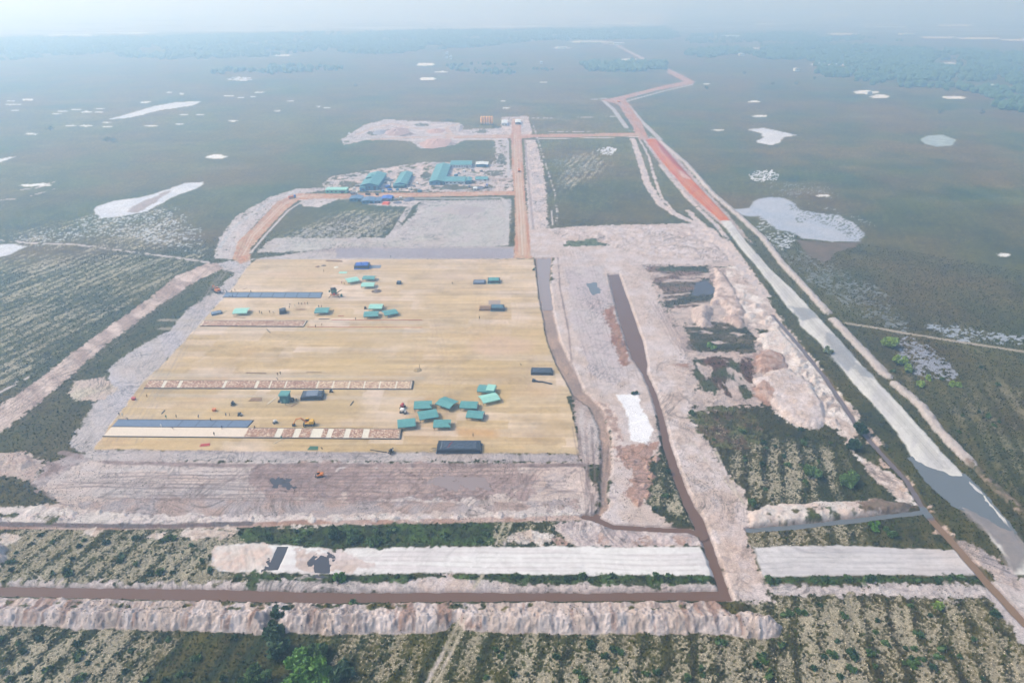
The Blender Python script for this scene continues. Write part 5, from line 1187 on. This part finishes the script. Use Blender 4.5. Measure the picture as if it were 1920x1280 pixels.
# silos
t = thing("cement_silos", "row of five orange cement silos on a steel frame at the batching yard", "silo row", (*at(913, 234), 0))
for k_ in range(5):
    s_ = MB(); x_ = (k_ - 2) * 3.7; s_.rod((x_, 0, 2.2), (x_, 0, 11.2), 1.72, n=14); s_.rod((x_, 0, 11.2), (x_, 0, 12.0), 1.72, .3, 14); s_.rod((x_, 0, 2.2), (x_, 0, .8), 1.72, .3, 14); s_.build("silo", SILO, t)
for sx in (-1, 0, 1):
    for sy in (-1, 1): MB().rod((sx * 8.6, sy * 1.7, 0), (sx * 8.6, sy * 1.7, 3.0), .2, n=6).build("leg", STEEL, t)
MB().box((0, 0, 2.6), (18.6, 3.8, .25)).build("frame", STEEL, t)
building("white-walled batching office left of the end of the main road", [(941,236),(951,236),(951,230),(941,230)], 3.4, .6, WALLW, CREAM, "batching_office", "office", 2)
building("pale roofed mixing shed right of the main road's end", [(966,234),(976,234),(976,228),(966,228)], 3.0, .6, GREYP, CREAM, "mixing_shed", "shed", 1)
# buildings far out in the plain
for x, y, wpx, h, lb in [(1107, 82, 40, 6, "long white warehouse far off at the forest's foot, left of the winding road"), (1053, 92, 16, 5, "white-walled store left of the long far warehouse"), (1160, 84, 20, 5, "far pale hall at the start of the winding road"), (1493, 134, 9, 6, "small bright white house before the right-hand woods"),
                         (1853, 168, 14, 8, "bright white shed inside the right-hand woods"), (1590, 143, 7, 6, "small white house at the woods' left edge"), (1897, 170, 18, 6, "pale hall at the woods' right end"), (1370, 70, 30, 6, "long pale shed far beyond the right-hand woods"), (838, 110, 5, 16, "white tower-like store far out in mid plain"),
                         (1700, 66, 26, 6, "far pale greenhouse row behind the right-hand woods"), (845, 112, 4, 9, "small white store beside the tower-like one"), (1390, 105, 9, 6, "far white cottage left of the right-hand woods"), (1628, 178, 9, 5, "low pale barn among trees below the right-hand woods"), (1015, 120, 5, 5, "lone white farmhouse in mid plain")]:
    s_ = pxm(y); building(lb, [(x - wpx/2, y), (x + wpx/2, y), (x + wpx/2, y - 14 * s_ * .07 - .3), (x - wpx/2, y - 14 * s_ * .07 - .3)], h, 1.4, WALLW, CREAM, "far_building", "building", 3, door=False)

# ---------------------------------------------------------------- trees and shrubs
LEAF = {}
def leaf_mat(name, rgb):
    if name not in LEAF: LEAF[name] = mat(name, rgb, .7, 0, .45, .9, k=.95)
    return LEAF[name]
BARK = mat("grey_brown_bark", (96, 82, 66), .9)
def crown_mesh(r, h, n, mt, seed, z0):
    rr = np.random.RandomState(seed)
    nl = max(4, int(r * 2.4)); lob = np.stack([rr.uniform(-.62, .62, nl) * r, rr.uniform(-.62, .62, nl) * r, rr.uniform(.15, .8, nl) * h], 1); lr = rr.uniform(.28, .52, nl) * min(r, h)
    which = rr.randint(0, nl, n); d = rr.normal(size=(n, 3)); d /= np.linalg.norm(d, axis=1)[:, None]
    c = lob[which] + d * (lr[which] * rr.uniform(.55, 1.05, n))[:, None]; c[:, 2] = np.clip(c[:, 2], .1, None) + z0
    s_ = rr.uniform(.16, .34, n)[:, None]
    a = rr.normal(size=(n, 3)) * s_; b = rr.normal(size=(n, 3)) * s_
    v = np.stack([c - a, c + b, c + a, c - b], 1).reshape(-1, 3); q = np.arange(n * 4).reshape(n, 4)
    me = bpy.data.meshes.new("crown"); me.vertices.add(len(v)); me.vertices.foreach_set("co", v.astype(np.float32).ravel())
    me.loops.add(n * 4); me.loops.foreach_set("vertex_index", q.ravel().astype(np.int32)); me.polygons.add(n); me.polygons.foreach_set("loop_start", np.arange(0, n * 4, 4, dtype=np.int32)); me.update(calc_edges=True)
    me.materials.append(mt); return me
def tree(x, y, r, h, mt, label, name="tree", cat="tree", n=1100, trunk=1.0, group=None, seed=0, z=0):
    X_, Y_ = at(x, y, z); t = thing(name, label, cat, (X_, Y_, z), seed, group)
    o = bpy.data.objects.new("crown", crown_mesh(r, h - trunk, n, mt, seed, trunk)); scene.collection.objects.link(o); o.parent = t
    m = MB(); rr = random.Random(seed); m.rod((0, 0, -.2), (0, 0, trunk + .3 * h), .05 * r + .06, .03 * r + .03, 7)
    for k_ in range(5):
        a_ = k_ * 1.3 + rr.random(); m.rod((0, 0, trunk * .8), (math.cos(a_) * r * .6, math.sin(a_) * r * .6, trunk + h * rr.uniform(.3, .5)), .03 * r + .03, .02, 5)
    m.build("trunk", BARK, t); return t
BRI, MIDG, DRK, YG = leaf_mat("bright_green_leaves", (76, 118, 36)), leaf_mat("mid_green_leaves", (60, 88, 34)), leaf_mat("dark_green_leaves", (40, 70, 34)), leaf_mat("yellow_green_leaves", (112, 136, 48))
FLD = leaf_mat("field_tree_leaves", (78, 108, 52))
TREES = [(1612,812,3.4,5.6,DRK,"round dark green tree on the spoil beside the right-hand ditch"),(1596,842,3.4,5.4,DRK,"dark green tree just in front of the one beside the ditch"),(1522,893,3.6,4.2,FLD,"light green round tree in the planted field"),
 (1589,907,3.4,4.4,FLD,"light green tree right of the other in the planted field"),(1408,948,2.0,3.6,MIDG,"small green tree at the left end of the white ditch bank"),(1668,652,4.6,5.2,YG,"yellow-green tree at the speckled pool's left tip"),
 (1686,682,4.2,3.6,YG,"yellow-green low tree on the speckled pool's near shore"),(1704,694,3.0,2.6,YG,"smaller yellow-green bush right of the tree on the pool's near shore"),(1722,724,2.6,2.2,YG,"small yellow-green bush below the speckled pool"),
 (1790,724,2.8,2.2,YG,"small yellow-green bush right of the pool's lower end"),(1742,712,1.8,1.8,YG,"tiny yellow-green bush at the pool's lower shore"),(1553,662,2.6,2.8,leaf_mat("thin_grey_green_leaves", (110, 124, 92)),"thin grey-green shrub growing on the sand road's edge"),
 (1332,652,3.2,2.2,leaf_mat("fresh_green_leaves", (98, 130, 66)),"fresh green bush in the sunken green patch right of the canal"),(1297,777,1.4,1.8,MIDG,"tiny green bush on the canal's right bank"),
 (562,1268,7.0,6.0,BRI,"bright green thicket at the bottom edge below the bank's gap"),(590,1235,5.0,4.0,MIDG,"mid green thicket behind the bright one at the bottom"),(520,1222,4.6,4.4,DRK,"dark green thicket left of the mid green one, below the bank's gap"),
 (512,1186,3.2,3.4,DRK,"dark green shrub standing in the gap of the spoil bank"),(528,1152,3.4,2.6,DRK,"dark green shrub behind the gap of the spoil bank"),(478,1278,5.0,3.2,MIDG,"mid green thicket at the bottom edge left of the bright one"),
 (636,1262,4.4,3.4,DRK,"dark green thicket right of the bright one at the bottom edge"),(606,1276,4.0,3.0,BRI,"bright green bush right beside the big bright thicket"),(640,1086,2.2,2.4,BRI,"bright green bush below the white sand road"),
 (664,1008,3.6,2.4,MIDG,"green bush in the middle of the lush strip"),(632,1004,3.4,2.2,DRK,"dark bush left of the green one in the lush strip"),(700,1018,3.0,2.0,MIDG,"low green bush at the lush strip's near edge"),(1644,992,2.8,2.2,BRI,"bright bush in the grass below the eastern ditch"),
 (1668,1000,2.6,2.0,MIDG,"mid green bush right of the bright one below the eastern ditch"),(1756,1138,1.8,1.8,YG,"yellow-green bush at the head of the bottom right rows"),(1500,1150,2.0,1.4,MIDG,"low green bush in the flat green patch right of the bank's end"),
 (1862,1150,1.4,1.6,DRK,"small dark bush on the white sand beside the ochre ditch"),(492,842,0,0,None,""),(1190,738,1.6,1.2,MIDG,"low green tuft at the head of the white sand fill")]
for i, (x, y, r, h, mt_, lb) in enumerate(TREES):
    if mt_: tree(x, y, r, h, mt_, lb, "tree" if h > 3.5 and "thicket" not in lb else "shrub", "tree" if h > 3.5 and "thicket" not in lb else "shrub", int(700 + 90 * r * r), .9 if h > 3.5 else .1, None, i + 1)
# scattered small bushes in the fields, copies of four
proto = []
rr = random.Random(5); spots = []
def scatter(n, x0, y0, x1, y1):
    for _ in range(n): spots.append((rr.uniform(x0, x1), rr.uniform(y0, y1)))
scatter(26, 20, 1000, 400, 1080); scatter(24, 0, 1195, 450, 1278); scatter(24, 880, 1195, 1440, 1278); scatter(34, 1460, 1130, 1850, 1278); scatter(26, 450, 990, 920, 1016); scatter(22, 1330, 790, 1560, 930); scatter(16, 1430, 1084, 1840, 1090); scatter(16, 700, 1080, 1330, 1090); scatter(26, 0, 1130, 900, 1145); scatter(14, 1650, 690, 1900, 900); scatter(10, 1180, 870, 1280, 960)
spots.sort(key=lambda p_: p_[1])
for i, (x, y) in enumerate(spots):
    k_ = i % 5
    if i < 5:
        t = tree(x, y, [1.0, 1.3, .8, 1.5, 1.1][k_], [1.0, 1.3, .9, 1.1, 1.4][k_], [DRK, MIDG, DRK, MIDG, MIDG][k_], "low green bush growing between the planted rows and banks", "bush", "bush", 150, .05, "low bushes in the planted rows", 50 + k_)
        proto.append(t)
    else:
        if VEG[min(NR - 1, int((y - .8) / STEP) + 1) * NC + int((x + 520) / STEP)] < .5: continue
        X_, Y_ = at(x, y); c = copy_tree(proto[k_], (X_, Y_, 0), rr.uniform(0, 6), "low green bush growing between the planted rows and banks"); s_ = rr.uniform(.7, 1.3); c.scale = (s_, s_, s_)
# far lone trees on the plain
for i, (x, y) in enumerate([(95,246),(212,268),(200,266),(560,130),(1448,160),(1527,150),(1493,160),(1325,168),(1763,214),(668,163),(420,140),(1200,128),(1395,140),(1840,215)]):
    X_, Y_ = at(x, y)
    t = tree(x, y, 6.5, 7, DRK, "lone dark tree standing far out on the hazy plain", "tree", "tree", 260, 1.5, "lone trees far out on the plain", 80 + i)

# woods far off: many crowns that read as one mass
def icos():
    bm = bmesh.new(); bmesh.ops.create_icosphere(bm, subdivisions=1, radius=1); v = np.array([tuple(q.co) for q in bm.verts]); f = np.array([[q.index for q in p_.verts] for p_ in bm.faces]); bm.free(); return v, f
IV, IF = icos()
WOODM = leaf_mat("far_forest_leaves", (58, 90, 56))
def woodland(label, poly, spacing, dens, rs, seed):
    Pp = wpts(poly); lo, hi = Pp.min(0), Pp.max(0); r_ = np.random.RandomState(seed)
    n = int((hi[0] - lo[0]) * (hi[1] - lo[1]) / spacing ** 2); n = min(n, 60000)
    x, y = r_.uniform(lo[0], hi[0], n), r_.uniform(lo[1], hi[1], n)
    ok = (seg_dist(x, y, Pp, True) + 60 * fbm(x, y, 120, 3, seed) > 0) & (fbm(x, y, 90, 3, seed + 1) * .8 + .5 > 1 - dens - .2 * r_.rand(n))
    x, y = x[ok][:9000], y[ok][:9000]; n = len(x)
    if not n: return
    sc = r_.uniform(*rs, n); v = IV[None] * (1 + .3 * (r_.rand(n, len(IV), 1) - .5)) * sc[:, None, None]; v[:, :, 2] *= r_.uniform(.7, 1.2, n)[:, None]
    v[:, :, 0] += x[:, None]; v[:, :, 1] += y[:, None]; v[:, :, 2] += (sc * .75)[:, None]
    f = (IF[None] + (np.arange(n) * len(IV))[:, None, None]).reshape(-1, 3)
    o = mesh_from("woodland", v.reshape(-1, 3), f, None, WOODM, False); tag(o, label, "woodland", kind="stuff")
woodland("hazy blue-green belt of forest across the left of the plain's far edge", [(-300,76),(0,74),(200,72),(420,66),(640,62),(640,92),(480,106),(330,112),(180,104),(0,116),(-300,120)], 16, .46, (4, 8), 1)
woodland("hazy forest belt in the middle of the plain's far edge", [(640,62),(860,58),(1060,56),(1250,52),(1260,74),(1150,74),(980,80),(860,92),(700,104),(640,96)], 16, .46, (4, 8), 2)
woodland("clumps of wood beside the far bend of the winding road", [(1100,122),(1160,118),(1250,120),(1248,130),(1180,136),(1100,132)], 10, .7, (4, 8), 3)
woodland("broad hazy woods on the right of the plain", [(1420,84),(1560,84),(1700,92),(1830,96),(1920,104),(2200,110),(2200,190),(1920,196),(1850,184),(1760,170),(1660,160),(1560,148),(1500,116),(1430,108)], 13, .50, (4, 8), 4)
woodland("dark wood at the right edge of the picture", [(1880,198),(1990,200),(2300,210),(2300,232),(1960,226),(1890,212)], 12, .8, (5, 9), 5)
woodland("thin pale thicket scattered in mid plain", [(820,124),(900,120),(1010,124),(1060,130),(1000,140),(860,140)], 14, .4, (3, 6), 6)
woodland("thin line of woods behind the right-hand woods", [(1290,66),(1500,62),(1700,78),(1500,80),(1290,82)], 16, .42, (4, 7), 7)
woodland("low scrub wood left of the far pale halls", [(1280,96),(1380,90),(1420,100),(1400,112),(1300,108)], 14, .5, (4, 8), 8)
woodland("sparse thickets around the far pans on the left", [(380,130),(470,124),(620,122),(640,132),(500,142),(400,142)], 16, .3, (4, 7), 9)

# ---------------------------------------------------------------- low growth near the camera: tufts one could not count
def tufts(name, label, cat, mask, n, size, cols, seed, zk=.5):
    r_ = np.random.RandomState(seed); i = np.nonzero(mask)[0]
    w = RES[i] ** 2; w = w / w.sum(); i = r_.choice(i, n, p=w)
    s_ = r_.uniform(size[0], size[1], n)
    cx_, cy_ = X[i] + r_.uniform(-.5, .5, n) * RES[i], Y[i] + r_.uniform(-.5, .5, n) * RES[i]; cz_ = Z[i]
    vs, k_ = [], 3
    for q in range(k_):
        a_ = r_.uniform(0, 6.28, n) ; l_ = r_.uniform(.3, .9, n) * s_
        dx, dy = np.cos(a_) * s_ * .5, np.sin(a_) * s_ * .5
        tx, ty = np.cos(a_ + 1.7) * l_ * .6, np.sin(a_ + 1.7) * l_ * .6
        vs.append(np.stack([np.stack([cx_ - dx, cy_ - dy, cz_], 1), np.stack([cx_ + dx, cy_ + dy, cz_], 1), np.stack([cx_ + tx, cy_ + ty, cz_ + l_ * zk], 1)], 1))
    v = np.concatenate(vs, 1).reshape(-1, 3); f = np.arange(n * k_ * 3).reshape(-1, 3)
    cc = np.array(cols)[r_.randint(0, len(cols), n)] * r_.uniform(.7, 1.3, (n, 1)); cc = np.repeat(cc, k_ * 3, axis=0)
    o = mesh_from(name, v, f, cc, M_TUFT, False); tag(o, label, cat, kind="stuff")
M_TUFT = soil_material("dry_and_green_blades", grain=.1, scale=2, bump=0)
green_m = (DARKV * VEG > .6) & (bm[:, 0] < .10) & (D < 560) & (np.abs(Z) < 1.2)
stalk_m = (VEG > .6) & (bm[:, 0] > .40) & (D < 480) & (np.abs(Z) < 1.2)
tufts("scrub", "low green scrub and grass covering the planted fields", "scrub", green_m, 80000, (.3, .8), [GREEN, GREEN * .7, OLIVE, col(84, 104, 30), col(40, 56, 20)], 1, .9)
tufts("dry_stalks", "pale dry stalks littering the bare planting rows", "stalks", stalk_m, 60000, (.2, .5), [STALK * 1.1, STALK * 1.3, STALK * .9, OLIVE], 2, .4)
sand_m = (VEG < .2) & np.isin(CLS, [0, 7, 12, 13]) & (D < 420) & (fbm(X, Y, 12, 2, 77) > .12)
tufts("weeds", "sparse weeds and twigs scattered over the dug sand", "weeds", sand_m, 9000, (.2, .5), [GREEN, OLIVE, col(120, 100, 80), col(90, 70, 60)], 3, .6)
# ---------------------------------------------------------------- haze: one closed box of thin air round the whole scene
me = bpy.data.meshes.new("haze")
s_, zl, zh = 19900.0, -4.0, 178.0
me.from_pydata([(x_, y_, z_) for z_ in (zl, zh) for (x_, y_) in ((-s_, -s_), (s_, -s_), (s_, s_), (-s_, s_))], [],
               [(0, 3, 2, 1), (4, 5, 6, 7), (0, 1, 5, 4), (1, 2, 6, 5), (2, 3, 7, 6), (3, 0, 4, 7)])
hz = bpy.data.objects.new("haze", me); scene.collection.objects.link(hz)
hm = bpy.data.materials.new("thin_haze"); hm.use_nodes = True
nt = hm.node_tree; nt.nodes.remove(nt.nodes["Principled BSDF"])
pv = nt.nodes.new("ShaderNodeVolumePrincipled")
pv.inputs["Color"].default_value = (0.45, 0.71, 1.0, 1)
pv.inputs["Absorption Color"].default_value = (0.85, 0.92, 1, 1)
pv.inputs["Density"].default_value = 0.00073
pv.inputs["Anisotropy"].default_value = 0.56
nt.links.new(pv.outputs[0], nt.nodes["Material Output"].inputs["Volume"])
me.materials.append(hm)
tag(hz, "pale blue haze lying over the whole plain", "haze", kind="stuff")
